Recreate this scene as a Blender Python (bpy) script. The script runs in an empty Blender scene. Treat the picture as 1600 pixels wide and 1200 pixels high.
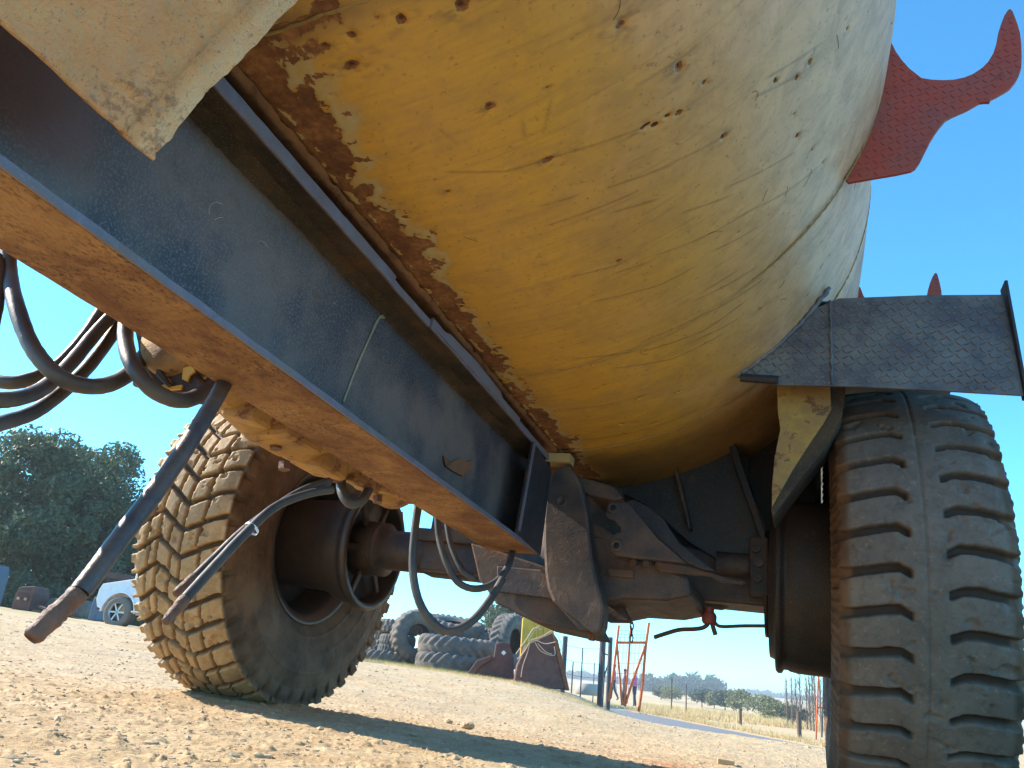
import bpy, bmesh, math, random
import numpy as np
from mathutils import Vector, Matrix

# ------------------------------------------------------------------ camera, light, exposure
S = bpy.context.scene
COL = S.collection
rad = math.radians
FPX = 1200.0
CAM_H = 0.20
ROLL, PITCH = rad(5.43), rad(20.47)
SUN_AZ, SUN_EL = rad(-71.0), rad(33.0)      # azimuth from the camera heading, clockwise positive
EXPOSURE = 1.10
SKY_STRENGTH = 0.15
SUN_STRENGTH = 5.0

up = Vector((math.sin(ROLL)*math.cos(PITCH), math.cos(ROLL)*math.cos(PITCH), -math.sin(PITCH)))
fw = Vector((0, 0, -1)); fw = (fw - up*fw.dot(up)).normalized()
rt = fw.cross(up).normalized()
WM = Matrix((rt, fw, up))                    # camera axes -> world axes
CAM = Vector((0, 0, CAM_H))
cam_d = bpy.data.cameras.new('camera'); cam = bpy.data.objects.new('camera', cam_d); COL.objects.link(cam)
cam_d.sensor_width = 36; cam_d.lens = 36*FPX/1600
cam_d.clip_start = 0.02; cam_d.clip_end = 20000
cam.matrix_world = Matrix.Translation(CAM) @ WM.to_4x4()
S.camera = cam

world = bpy.data.worlds.new('World'); S.world = world; world.use_nodes = True
wn = world.node_tree.nodes; wl = world.node_tree.links
for n in list(wn): wn.remove(n)
sky = wn.new('ShaderNodeTexSky'); sky.sky_type = 'NISHITA'; sky.sun_disc = False
sky.sun_elevation = SUN_EL; sky.sun_rotation = SUN_AZ; sky.altitude = 1500
sky.air_density = 1.0; sky.dust_density = 0.25; sky.ozone_density = 1.6
tint = wn.new('ShaderNodeMix'); tint.data_type = 'RGBA'; tint.blend_type = 'MULTIPLY'; tint.inputs[0].default_value = 1; tint.inputs[7].default_value = (.47, 1.17, 1.38, 1)   # the clear high-veld blue
bg = wn.new('ShaderNodeBackground'); bg.inputs['Strength'].default_value = SKY_STRENGTH
wo = wn.new('ShaderNodeOutputWorld'); wl.new(sky.outputs[0], tint.inputs[6]); wl.new(tint.outputs[2], bg.inputs[0]); wl.new(bg.outputs[0], wo.inputs[0])

sun_d = bpy.data.lights.new('sun', 'SUN'); sun = bpy.data.objects.new('sun', sun_d); COL.objects.link(sun)
sun_d.energy = SUN_STRENGTH; sun_d.angle = rad(0.5); sun_d.color = (1.0, 0.87, 0.72)
SUNV = Vector((math.sin(SUN_AZ)*math.cos(SUN_EL), math.cos(SUN_AZ)*math.cos(SUN_EL), math.sin(SUN_EL)))
sun.rotation_euler = SUNV.to_track_quat('Z', 'Y').to_euler()
S.view_settings.view_transform = 'Standard'; S.view_settings.look = 'None'
S.view_settings.exposure = EXPOSURE; S.view_settings.gamma = 1; S.view_settings.use_curve_mapping = False
S.render.engine = 'CYCLES'
S.cycles.max_bounces = 8; S.cycles.diffuse_bounces = 5; S.cycles.glossy_bounces = 3; S.cycles.transparent_max_bounces = 8
S.cycles.use_denoising = True
S.cycles.caustics_reflective = False; S.cycles.caustics_refractive = False

# ------------------------------------------------------------------ the tanker's own frame
# x to its right, y along its length (away), z up; the frame's zero is 0.175 m above the wheels' ground
FV = Vector((455, -565, -1200)).normalized()
RV = Vector((.935, 0, .3545)); RV = (RV - FV*RV.dot(FV)).normalized()
UV_ = RV.cross(FV).normalized()
VM = Matrix((RV, FV, UV_))                   # camera axes -> vehicle axes
VW = WM @ VM.transposed()                    # vehicle axes -> world axes
BASE = Vector((-.96, 3.0, -.175))            # the root's place in that frame
TANK_X, TANK_Z, TANK_R = -.83, 1.86, 1.05

def ray(px, py):
    return VM @ Vector((px-800, 600-py, -FPX))
def from_px(px, py, x=None, y=None, z=None):      # from image pixels: where a sight line meets a plane of the tanker's frame
    d = ray(px, py)
    t = x/d.x if x is not None else (y/d.y if y is not None else z/d.z)
    return Vector((d.x*t, d.y*t, d.z*t))
def on_tank(px, py, r=TANK_R):
    d = ray(px, py); a = d.x**2+d.z**2; b = -2*(d.x*TANK_X+d.z*TANK_Z); c = TANK_X**2+TANK_Z**2-r*r
    q = b*b-4*a*c
    t = (-b-math.sqrt(max(q, 0)))/(2*a)
    return d*t
def wray(px, py):
    return WM @ Vector((px-800, 600-py, -FPX))

# ------------------------------------------------------------------ helpers
rnd = random.Random(7)
def npnoise(x, y, seed=0, z=None):
    def h(i, j, k):
        n = (i*374761393 + j*668265263 + k*1274126177 + seed*974634777) & 0xffffffff
        n = ((n ^ (n >> 13))*1274126177) & 0xffffffff
        return ((n ^ (n >> 16)) & 0xffff)/65535.0
    x = np.asarray(x, float); y = np.asarray(y, float)
    xi = np.floor(x).astype(np.int64); yi = np.floor(y).astype(np.int64)
    fx = x-xi; fy = y-yi; fx = fx*fx*(3-2*fx); fy = fy*fy*(3-2*fy); k = np.int64(0)
    a = h(xi, yi, k)*(1-fx)+h(xi+1, yi, k)*fx; b = h(xi, yi+1, k)*(1-fx)+h(xi+1, yi+1, k)*fx
    return a*(1-fy)+b*fy
def fbm(x, y, oct=4, seed=0, gain=.5):
    s = 0; a = 1; t = 0
    for o in range(oct):
        s = s+a*npnoise(np.asarray(x)*2**o, np.asarray(y)*2**o, seed+o*17); t += a; a *= gain
    return s/t
def smooth(a, b, x):
    t = np.clip((np.asarray(x, float)-a)/(b-a), 0, 1); return t*t*(3-2*t)

def link(o, parent=None):
    COL.objects.link(o)
    if parent is not None: o.parent = parent
    return o
def tag(o, label=None, cat=None, group=None, kind=None):
    if label: o['label'] = label
    if cat: o['category'] = cat
    if group: o['group'] = group
    if kind: o['kind'] = kind
    return o
def empty(name, loc=(0, 0, 0), rz=0, parent=None):
    o = bpy.data.objects.new(name, None); o.location = loc; o.rotation_euler = (0, 0, rz); o.empty_display_size = .1
    return link(o, parent)
def mesh(name, verts, faces, mat, parent=None, sm=False, loc=None, bevel=0, mats=None, mi=None):
    me = bpy.data.meshes.new(name); me.from_pydata([tuple(v) for v in verts], [], faces)
    for m in (mats or [mat]): me.materials.append(m)
    if mi is not None: me.polygons.foreach_set('material_index', mi)
    if sm: me.polygons.foreach_set('use_smooth', [True]*len(me.polygons))
    me.update()
    bm = bmesh.new(); bm.from_mesh(me); bmesh.ops.recalc_face_normals(bm, faces=bm.faces); bm.to_mesh(me); bm.free()
    o = bpy.data.objects.new(name, me)
    if loc is not None: o.location = loc
    if bevel:
        b = o.modifiers.new('bevel', 'BEVEL'); b.width = bevel; b.segments = 2; b.limit_method = 'ANGLE'; b.angle_limit = rad(35)
    return link(o, parent)
def gridmesh(name, P, mat, parent=None, wrap_u=False, attrs=None, sm=True, wrap_v=False, flip=False):
    nu, nv = P.shape[:2]
    me = bpy.data.meshes.new(name)
    iu = np.arange(nu if wrap_u else nu-1); iv = np.arange(nv if wrap_v else nv-1)
    A, B = np.meshgrid(iu, iv, indexing='ij'); A2 = (A+1) % nu; B2 = (B+1) % nv
    F = np.stack([A*nv+B, A2*nv+B, A2*nv+B2, A*nv+B2], -1).reshape(-1, 4)
    if flip: F = F[:, ::-1]
    me.vertices.add(nu*nv); me.vertices.foreach_set('co', np.ascontiguousarray(P, dtype=np.float32).ravel())
    me.loops.add(F.size); me.loops.foreach_set('vertex_index', np.ascontiguousarray(F).ravel().astype(np.int32))
    me.polygons.add(len(F)); me.polygons.foreach_set('loop_start', np.arange(0, F.size, 4, dtype=np.int32))
    me.polygons.foreach_set('loop_total', np.full(len(F), 4, np.int32))
    me.polygons.foreach_set('use_smooth', np.full(len(F), sm))
    me.update(calc_edges=True); me.validate()
    me.materials.append(mat)
    for k, v in (attrs or {}).items():
        at = me.attributes.new(k, 'FLOAT', 'POINT'); at.data.foreach_set('value', np.ascontiguousarray(v, dtype=np.float32).ravel())
    o = bpy.data.objects.new(name, me)
    return link(o, parent)

class MB:
    """collects shapes for ONE mesh object"""
    def __init__(s): s.v = []; s.f = []; s.m = []; s.sm = []
    def add(s, vs, fs, mi=0, sm=False):
        n = len(s.v); s.v += [tuple(v) for v in vs]; s.f += [tuple(i+n for i in f) for f in fs]; s.m += [mi]*len(fs); s.sm += [sm]*len(fs)
        return s
    def box(s, c, d, R=None, mi=0):
        c = Vector(c); vs = []
        for x in (-.5, .5):
            for y in (-.5, .5):
                for z in (-.5, .5):
                    p = Vector((x*d[0], y*d[1], z*d[2])); vs.append(c+(R @ p if R else p))
        return s.add(vs, [(0, 1, 3, 2), (4, 6, 7, 5), (0, 4, 5, 1), (2, 3, 7, 6), (0, 2, 6, 4), (1, 5, 7, 3)], mi)
    def prism(s, pts, ext, mi=0):
        pts = [Vector(p) for p in pts]; e = Vector(ext); n = len(pts)
        vs = pts+[p+e for p in pts]
        fs = [tuple(range(n))[::-1], tuple(range(n, 2*n))]+[(i, (i+1) % n, n+(i+1) % n, n+i) for i in range(n)]
        return s.add(vs, fs, mi)
    def tube(s, pts, r, n=10, mi=0, caps=True):
        pts = [Vector(p) for p in pts]; m = len(pts)
        rs = r if isinstance(r, (list, tuple)) else [r]*m
        T = [(pts[min(i+1, m-1)]-pts[max(i-1, 0)]).normalized() for i in range(m)]
        a = Vector((0, 0, 1)) if abs(T[0].z) < .9 else Vector((1, 0, 0))
        N = (a-T[0]*a.dot(T[0])).normalized(); vs = []
        for i in range(m):
            N = (N-T[i]*N.dot(T[i])).normalized(); B = T[i].cross(N)
            for k in range(n):
                w = 2*math.pi*k/n; vs.append(pts[i]+(N*math.cos(w)+B*math.sin(w))*rs[i])
        fs = [(i*n+k, i*n+(k+1) % n, (i+1)*n+(k+1) % n, (i+1)*n+k) for i in range(m-1) for k in range(n)]
        s.add(vs, fs, mi, True)
        if caps: s.add(vs[:n], [tuple(range(n))[::-1]], mi); s.add(vs[-n:], [tuple(range(n))], mi)
        return s
    def lathe(s, prof, o=(0, 0, 0), ax=(1, 0, 0), n=32, mi=0, sm=True):
        ax = Vector(ax).normalized(); o = Vector(o); a = Vector((0, 0, 1)) if abs(ax.z) < .9 else Vector((1, 0, 0))
        N = (a-ax*a.dot(ax)).normalized(); B = ax.cross(N); vs = []
        for (h, r) in prof:
            for k in range(n):
                w = 2*math.pi*k/n; vs.append(o+ax*h+(N*math.cos(w)+B*math.sin(w))*r)
        m = len(prof)
        fs = [(i*n+k, i*n+(k+1) % n, (i+1)*n+(k+1) % n, (i+1)*n+k) for i in range(m-1) for k in range(n)]
        return s.add(vs, fs, mi, sm)
    def build(s, name, mat, parent=None, bevel=0, mats=None, loc=None, rz=None):
        me = bpy.data.meshes.new(name); me.from_pydata(s.v, [], s.f)
        for m in (mats or [mat]): me.materials.append(m)
        me.polygons.foreach_set('material_index', s.m); me.polygons.foreach_set('use_smooth', s.sm); me.update()
        bm = bmesh.new(); bm.from_mesh(me); bmesh.ops.recalc_face_normals(bm, faces=bm.faces); bm.to_mesh(me); bm.free()
        o = bpy.data.objects.new(name, me)
        if loc is not None: o.location = loc
        if rz is not None: o.rotation_euler = (0, 0, rz)
        if bevel:
            b = o.modifiers.new('bevel', 'BEVEL'); b.width = bevel; b.segments = 2; b.limit_method = 'ANGLE'; b.angle_limit = rad(35)
        return link(o, parent)
def spline(P, k=6):
    P = [Vector(p) for p in P]; out = []
    for i in range(len(P)-1):
        p0 = P[max(i-1, 0)]; p1 = P[i]; p2 = P[i+1]; p3 = P[min(i+2, len(P)-1)]
        for j in range(k):
            t = j/k
            out.append(.5*((2*p1)+(p2-p0)*t+(2*p0-5*p1+4*p2-p3)*t*t+(3*p1-p0-3*p2+p3)*t**3))
    out.append(P[-1]); return out

# ------------------------------------------------------------------ materials
class NT:
    def __init__(s, name):
        s.m = bpy.data.materials.new(name); s.m.use_nodes = True; s.t = s.m.node_tree; s.n = s.t.nodes; s.l = s.t.links
        s.b = s.n['Principled BSDF']; s.tc = s.n.new('ShaderNodeTexCoord')
    def set(s, **k):
        for a, v in k.items(): s.b.inputs[a.replace('_', ' ')].default_value = v
        return s
    def _in(s, sock, v):
        if isinstance(v, bpy.types.NodeSocket): s.l.new(v, sock)
        elif v is not None:
            if sock.type == 'RGBA' and len(v) == 3: v = (*v, 1)
            sock.default_value = v
    def co(s, scale=(1, 1, 1), kind='Object', rot=(0, 0, 0)):
        mp = s.n.new('ShaderNodeMapping'); s.l.new(s.tc.outputs[kind], mp.inputs[0])
        mp.inputs['Scale'].default_value = scale; mp.inputs['Rotation'].default_value = rot; return mp.outputs[0]
    def noise(s, scale=5, detail=5, rough=.6, vec=None, dist=0, out='Fac'):
        n = s.n.new('ShaderNodeTexNoise'); s.l.new(vec if vec else s.co(), n.inputs['Vector'])
        n.inputs['Scale'].default_value = scale; n.inputs['Detail'].default_value = detail; n.inputs['Roughness'].default_value = rough; n.inputs['Distortion'].default_value = dist
        return n.outputs[out]
    def voro(s, scale=5, vec=None, feature='F1', out='Distance', rand=1):
        n = s.n.new('ShaderNodeTexVoronoi'); n.feature = feature; s.l.new(vec if vec else s.co(), n.inputs['Vector']); n.inputs['Scale'].default_value = scale
        n.inputs['Randomness'].default_value = rand
        return n.outputs[out]
    def ramp(s, f, pts, interp='LINEAR'):
        r = s.n.new('ShaderNodeValToRGB'); s.l.new(f, r.inputs[0]); e = r.color_ramp.elements; r.color_ramp.interpolation = interp
        while len(e) < len(pts): e.new(.5)
        for i, (p, c) in enumerate(pts):
            e[i].position = p; e[i].color = (c, c, c, 1) if isinstance(c, (int, float)) else (*c, 1)
        return r.outputs[0]
    def mix(s, f, a, b, mode='MIX'):
        m = s.n.new('ShaderNodeMix'); m.data_type = 'RGBA'; m.blend_type = mode
        s._in(m.inputs[0], f); s._in(m.inputs[6], a); s._in(m.inputs[7], b); return m.outputs[2]
    def math(s, op, a, b=0, clamp=False):
        m = s.n.new('ShaderNodeMath'); m.operation = op; m.use_clamp = clamp; s._in(m.inputs[0], a); s._in(m.inputs[1], b); return m.outputs[0]
    def attr(s, name):
        a = s.n.new('ShaderNodeAttribute'); a.attribute_name = name; return a.outputs['Fac']
    def sep(s, vec):
        a = s.n.new('ShaderNodeSeparateXYZ'); s.l.new(vec, a.inputs[0]); return a.outputs
    def bump(s, h, strength=.3, dist=.01):
        b = s.n.new('ShaderNodeBump'); s.l.new(h, b.inputs['Height']); b.inputs['Strength'].default_value = strength; b.inputs['Distance'].default_value = dist
        s.l.new(b.outputs[0], s.b.inputs['Normal']); return s
    def out(s, col=None, rough=None, metal=None):
        if col is not None: s._in(s.b.inputs['Base Color'], col)
        if rough is not None: s._in(s.b.inputs['Roughness'], rough)
        if metal is not None: s._in(s.b.inputs['Metallic'], metal)
        return s.m

def grimy(name, base, dirt=(.16, .11, .07), rust=(.20, .075, .03), dirt_amt=.45, rust_amt=.3, scale=6, rough=.55, bump=.35, speck=.0, dist=.004, var=.25):
    t = NT(name)
    n1 = t.noise(scale, 6, .65); n2 = t.noise(scale*3.1, 6, .7, dist=.6); n3 = t.noise(scale*22, 3, .6)
    c = t.mix(t.ramp(n2, [(.3, 0), (.7, 1)]), tuple(x*(1-var) for x in base), tuple(min(1, x*(1+var)) for x in base))
    c = t.mix(t.math('MULTIPLY', t.ramp(n1, [(.40, 0), (.66, 1)]), dirt_amt), c, dirt)
    rm = t.ramp(t.math('ADD', t.math('MULTIPLY', n2, .6), t.math('MULTIPLY', n1, .4)), [(.62-rust_amt*.25, 0), (.68-rust_amt*.25, 1)])
    rc = t.mix(n3, tuple(x*.5 for x in rust), tuple(x*1.6 for x in rust))
    c = t.mix(t.math('MULTIPLY', rm, min(1, rust_amt*2.2)), c, rc)
    if speck:
        v = t.ramp(t.noise(scale*45, 2, .5), [(.60, 0), (.68, 1)])
        c = t.mix(t.math('MULTIPLY', v, speck), c, tuple(min(.6, x*1.5+.09) for x in dirt))
    r = t.ramp(n2, [(.2, max(.1, rough-.12)), (.8, min(1, rough+.2))])
    h = t.math('ADD', t.math('MULTIPLY', n3, .35), t.math('ADD', n2, t.math('MULTIPLY', rm, .4)))
    t.bump(h, bump, dist)
    return t.out(c, r)
M = {}
M['black'] = grimy('black_paint', (.016, .017, .024), dirt=(.055, .038, .028), dirt_amt=.4, rust_amt=.18, scale=5, rough=.42, speck=.35)
M['under'] = grimy('near_black_paint', (.022, .019, .017), dirt=(.16, .095, .045), dirt_amt=.6, rust_amt=.2, scale=6, rough=.8, speck=.3)  # near-black base with brown dirt patches, for undersides and back plates
def mat_web():
    t = NT('beam_paint'); n1 = t.noise(4, 6, .6); n2 = t.noise(13, 6, .7, dist=.5); n3 = t.noise(230, 2, .6); n4 = t.noise(90, 3, .6)
    c = t.mix(t.ramp(n1, [(.42, 0), (.58, 1)]), (.044, .033, .043), (.155, .102, .085))
    c = t.mix(t.math('MULTIPLY', t.ramp(n2, [(.5, 0), (.7, 1)]), .4), c, (.075, .060, .050))
    c = t.mix(t.math('MULTIPLY', t.ramp(n3, [(.50, 0), (.62, 1)]), .6), c, (.19, .155, .145))
    c = t.mix(t.math('MULTIPLY', t.ramp(n4, [(.62, 0), (.70, 1)]), .4), c, (.20, .16, .11))
    c = t.mix(t.math('MULTIPLY', t.ramp(t.noise(7, 8, .78, dist=1.2), [(.58, 0), (.64, 1)]), .6), c, (.11, .058, .034))
    d = t.n.new('ShaderNodeVectorMath'); d.operation = 'DISTANCE'; t.l.new(t.co(), d.inputs[0]); d.inputs[1].default_value = tuple(from_px(80, 165, x=-.861))
    f = t.ramp(t.math('ADD', d.outputs['Value'], t.math('MULTIPLY', t.math('SUBTRACT', n2, .5), .12)), [(.03, 1), (.11, 0)])
    c = t.mix(t.math('MULTIPLY', f, .8), c, (.16, .065, .035))
    t.bump(t.math('ADD', n2, t.math('MULTIPLY', n3, .4)), .3, .003)
    return t.out(c, t.ramp(n2, [(.3, .38), (.7, .6)]))
M['web'] = mat_web()
M['axle'] = grimy('axle_paint', (.034, .026, .028), dirt=(.14, .085, .055), rust=(.11, .050, .035), dirt_amt=.75, rust_amt=.25, scale=7, rough=.6, speck=.3)
M['rust'] = grimy('rusty_steel', (.23, .085, .035), dirt=(.12, .06, .035), rust=(.10, .035, .02), dirt_amt=.6, rust_amt=.35, scale=9, rough=.85, bump=.6)
M['drum'] = grimy('drum_steel', (.036, .026, .020), dirt=(.07, .045, .03), dirt_amt=.5, rust_amt=.15, scale=5, rough=.55, speck=.35)
M['rim'] = grimy('rim_steel', (.045, .036, .032), dirt=(.11, .07, .045), dirt_amt=.6, rust_amt=.12, scale=6, rough=.38)
M['dirtyyellow'] = grimy('dirty_yellow_paint', (.52, .36, .13), dirt=(.42, .29, .17), rust=(.16, .07, .035), dirt_amt=.85, rust_amt=.16, scale=5, rough=.75, bump=.7, speck=.1, var=.12, dist=.006)
M['gear'] = grimy('oily_gearbox_paint', (.40, .23, .07), dirt=(.20, .13, .08), rust=(.15, .055, .025), dirt_amt=.8, rust_amt=.42, scale=10, rough=.7, bump=.7)
M['hose'] = grimy('hose_rubber', (.045, .043, .045), dirt=(.12, .10, .085), dirt_amt=.7, rust_amt=0, scale=9, rough=.45, bump=.25, var=.2)
M['pipe'] = grimy('pipe_rubber', (.055, .048, .052), dirt=(.17, .11, .08), rust=(.20, .09, .05), dirt_amt=.7, rust_amt=.2, scale=14, rough=.4, bump=.3)
M['fitting'] = grimy('rusty_fitting', (.17, .085, .055), dirt=(.12, .07, .05), rust=(.20, .07, .03), dirt_amt=.6, rust_amt=.4, scale=25, rough=.55, bump=.6)
M['red'] = grimy('red_paint', (.40, .060, .028), dirt=(.24, .10, .085), rust=(.11, .035, .05), dirt_amt=.6, rust_amt=.25, scale=7, rough=.5, bump=.4, var=.18)
M['orange'] = grimy('orange_paint', (.70, .13, .03), dirt=(.4, .1, .04), dirt_amt=.3, rust_amt=.05, scale=3, rough=.6)
M['chequer'] = grimy('chequer_plate_paint', (.095, .090, .110), dirt=(.22, .23, .22), rust=(.20, .08, .035), dirt_amt=.85, rust_amt=.24, scale=7, rough=.42, bump=.5, var=.35)
M['sole'] = grimy('rusted_plate', (.30, .13, .055), dirt=(.17, .075, .035), rust=(.14, .05, .025), dirt_amt=.6, rust_amt=.35, scale=8, rough=.9, bump=.7)
M['maroon'] = grimy('maroon_steel', (.10, .046, .040), dirt=(.18, .09, .07), dirt_amt=.5, rust_amt=.3, scale=4, rough=.75)
M['paintyellow'] = grimy('loader_yellow', (.72, .42, .03), dirt=(.5, .3, .1), dirt_amt=.3, rust_amt=.05, scale=2, rough=.5)
M['post'] = grimy('fence_post_steel', (.05, .065, .085), dirt=(.12, .11, .10), dirt_amt=.5, rust_amt=.1, scale=3, rough=.6)
M['wood'] = grimy('weathered_wood', (.10, .065, .045), dirt=(.16, .12, .09), dirt_amt=.5, rust_amt=0, scale=6, rough=.9)
M['blue'] = grimy('tree_shaded_blue', (.07, .12, .18), dirt=(.12, .14, .16), dirt_amt=.4, rust_amt=.1, scale=4, rough=.5)  # scrap blue, lowered to hold the shade of the trees
M['oldtyre'] = grimy('old_tyre_rubber', (.10, .098, .095), dirt=(.20, .17, .135), dirt_amt=.8, rust_amt=0, scale=3, rough=.85)
M['stone'] = grimy('stone', (.56, .42, .26), dirt=(.46, .32, .18), dirt_amt=.6, rust_amt=0, scale=9, rough=.95, bump=.8)
M['redstone'] = grimy('red_stone', (.30, .15, .08), dirt=(.40, .25, .15), dirt_amt=.6, rust_amt=0, scale=9, rough=.95, bump=.8)
M['chain'] = grimy('chain_steel', (.10, .11, .13), rust_amt=.2, scale=30, rough=.5)
M['lozenge'] = grimy('worn_tread_steel', (.20, .19, .19), dirt=(.10, .09, .085), rust=(.22, .10, .05), dirt_amt=.6, rust_amt=.35, scale=9, rough=.32, bump=.3, var=.4)
M['bareyellow'] = grimy('bracket_paint', (.46, .27, .06), dirt=(.30, .18, .09), rust=(.12, .05, .03), dirt_amt=.9, rust_amt=.38, scale=9, rough=.65, bump=.5)
def plain(name, col, rough=.5, metal=0, **k):
    t = NT(name); n = t.noise(8, 3, .5); c = t.mix(n, tuple(x*.85 for x in col), tuple(min(1, x*1.12) for x in col)); return t.out(c, rough, metal)
M['carwhite'] = plain('car_paint', (.74, .76, .80), .25); M['carblack'] = plain('car_plastic', (.02, .02, .022), .5)
M['glass'] = plain('car_glass', (.03, .04, .05), .08); M['alloy'] = plain('alloy', (.45, .46, .48), .35, .8)
M['lamp'] = plain('lamp_glass', (.6, .62, .65), .15); M['cartyre'] = plain('car_tyre', (.16, .15, .13), .85)
M['skin'] = plain('skin', (.20, .11, .07), .6); M['pink'] = plain('pink_cloth', (.62, .16, .30), .9); M['trouser'] = plain('dark_trousers', (.05, .06, .09), .9)
M['hair'] = plain('hair', (.012, .010, .009), .8); M['cap'] = plain('pale_cap', (.55, .45, .42), .8); M['twine'] = plain('twine', (.55, .40, .28), .9)
M['straw'] = plain('straw', (.55, .47, .33), .9); M['wire'] = plain('galvanised_wire', (.16, .17, .19), .5, .3)
M['concrete'] = plain('concrete', (.42, .40, .36), .9); M['white'] = plain('white_tag', (.8, .8, .8), .6); M['darkhole'] = plain('bore', (.01, .009, .008), .8)

M['cake'] = grimy('shaded_mud', (.035, .030, .022), dirt=(.17, .11, .055), rust=(.16, .07, .035), dirt_amt=.45, rust_amt=.3, scale=8, rough=.95, bump=.8, speck=.3)  # mud with the flange's shadow put into its near-black base
def mat_flange():
    t = NT('beam_flange_rust'); n1 = t.noise(5, 5, .6); n2 = t.noise(130, 5, .75, vec=t.co((1, .5, 1))); n3 = t.noise(160, 3, .6); y = t.sep(t.co())[1]
    a = t.mix(t.ramp(n2, [(.35, 0), (.62, 1)]), (.060, .022, .013), (.175, .068, .031))          # rusty fore part
    pits = t.math('MULTIPLY', t.ramp(t.noise(170, 5, .75, vec=t.co((1, .6, 1))), [(.38, 1), (.50, 0)]), t.ramp(t.noise(9, 5, .7), [(.35, .25), (.6, 1)]))
    b = t.mix(pits, t.mix(t.ramp(t.noise(7, 6, .7, dist=.7), [(.38, 0), (.62, 1)]), (.33, .185, .075), (.15, .062, .028)), (.065, .03, .016))                # yellowish, pitted aft part
    f = t.ramp(t.math('ADD', t.math('MULTIPLY', y, .55), t.math('MULTIPLY', n1, .9)), [(.0, 0), (1, 1)])
    f = t.math('MULTIPLY', t.math('ADD', t.math('ADD', y, 1.55), t.math('MULTIPLY', n1, .7)), 1.6, clamp=True)
    c = t.mix(f, a, b)
    t.bump(t.math('ADD', n2, t.math('MULTIPLY', n3, .5)), .7, .004)
    return t.out(c, .85)
M['flange'] = mat_flange()
M['edge'] = grimy('skylit_edge_paint', (.14, .125, .165), dirt=(.16, .13, .10), dirt_amt=.5, rust_amt=.14, scale=9, rough=.38, speck=.3)  # plate edges lightened and blued to carry the sky's reflection

def mat_tank():
    t = NT('tank_paint')
    st = t.co((1, 14, 1)); r = t.attr('rust'); g = t.attr('grey'); s = t.attr('scratch'); d = t.attr('dirt')
    n1 = t.noise(3, 6, .6); n2 = t.noise(14, 6, .65, dist=.5); n3 = t.noise(80, 4, .65); ns = t.noise(5, 6, .7, vec=st)
    n4 = t.noise(55, 3, .6, vec=t.co((1, 1.0, 1)))
    c = t.mix(n1, (.60, .315, .028), (.69, .39, .060))
    c = t.mix(t.math('MULTIPLY', t.ramp(ns, [(.42, 0), (.72, 1)]), .5), c, (.40, .235, .06))
    c = t.mix(t.math('MULTIPLY', t.ramp(n2, [(.46, 0), (.68, 1)]), .45), c, (.38, .22, .07))
    nb = t.noise(1.7, 7, .7, dist=.8); c = t.mix(t.math('MULTIPLY', t.ramp(nb, [(.46, 0), (.68, 1)]), .45), c, (.36, .22, .09))
    dust_skylight = t.mix(t.ramp(n2, [(.38, 0), (.62, 1)]), (.82, .53, .37), (.58, .36, .24))  # pale tone holding both dust and the sky's light
    c = t.mix(t.math('MULTIPLY', g, t.math('ADD', t.math('MULTIPLY', n2, .5), .6), clamp=True), c, dust_skylight)
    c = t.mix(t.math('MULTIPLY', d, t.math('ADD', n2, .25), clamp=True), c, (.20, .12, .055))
    c = t.mix(t.math('MULTIPLY', t.ramp(n3, [(.60, 0), (.70, 1)]), .6), c, (.22, .12, .045))
    c = t.mix(t.math('MULTIPLY', s, t.math('ADD', t.math('MULTIPLY', n3, .9), .25), clamp=True), c, (.17, .10, .045))
    rc = t.mix(t.ramp(n2, [(.35, 0), (.65, 1)]), (.15, .06, .03), (.42, .20, .075)); ck = t.attr('chalk')
    c = t.mix(t.math('MULTIPLY', ck, t.ramp(n2, [(.3, .25), (.6, 1)])), c, (.50, .44, .26))
    core = t.attr('pit')
    rc = t.mix(t.math('MULTIPLY', t.ramp(n3, [(.4, 0), (.6, 1)]), .5), rc, (.09, .035, .02))
    rr = t.ramp(t.math('ADD', r, t.math('ADD', t.math('MULTIPLY', t.math('SUBTRACT', n3, .5), .9), t.math('MULTIPLY', t.math('SUBTRACT', n2, .5), .9))), [(.47, 0), (.55, 1)])
    c = t.mix(rr, c, rc); c = t.mix(core, c, (.045, .018, .012))
    rough = t.mix(rr, t.mix(g, (.42,)*3, (.62,)*3), (.9,)*3)
    h = t.math('ADD', t.math('MULTIPLY', n3, .25), t.math('ADD', t.math('MULTIPLY', n2, .35), t.math('ADD', t.math('MULTIPLY', rr, -.7), t.math('MULTIPLY', t.math('MULTIPLY', rr, n4), .9))))
    h = t.math('SUBTRACT', h, t.math('MULTIPLY', s, .4))
    t.bump(h, .5, .006)
    return t.out(c, rough)
M['tank'] = mat_tank()
M['seam'] = grimy('dirty_weld', (.40, .25, .07), dirt=(.24, .15, .07), rust=(.15, .06, .03), dirt_amt=.85, rust_amt=.3, scale=9, rough=.7)

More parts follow.
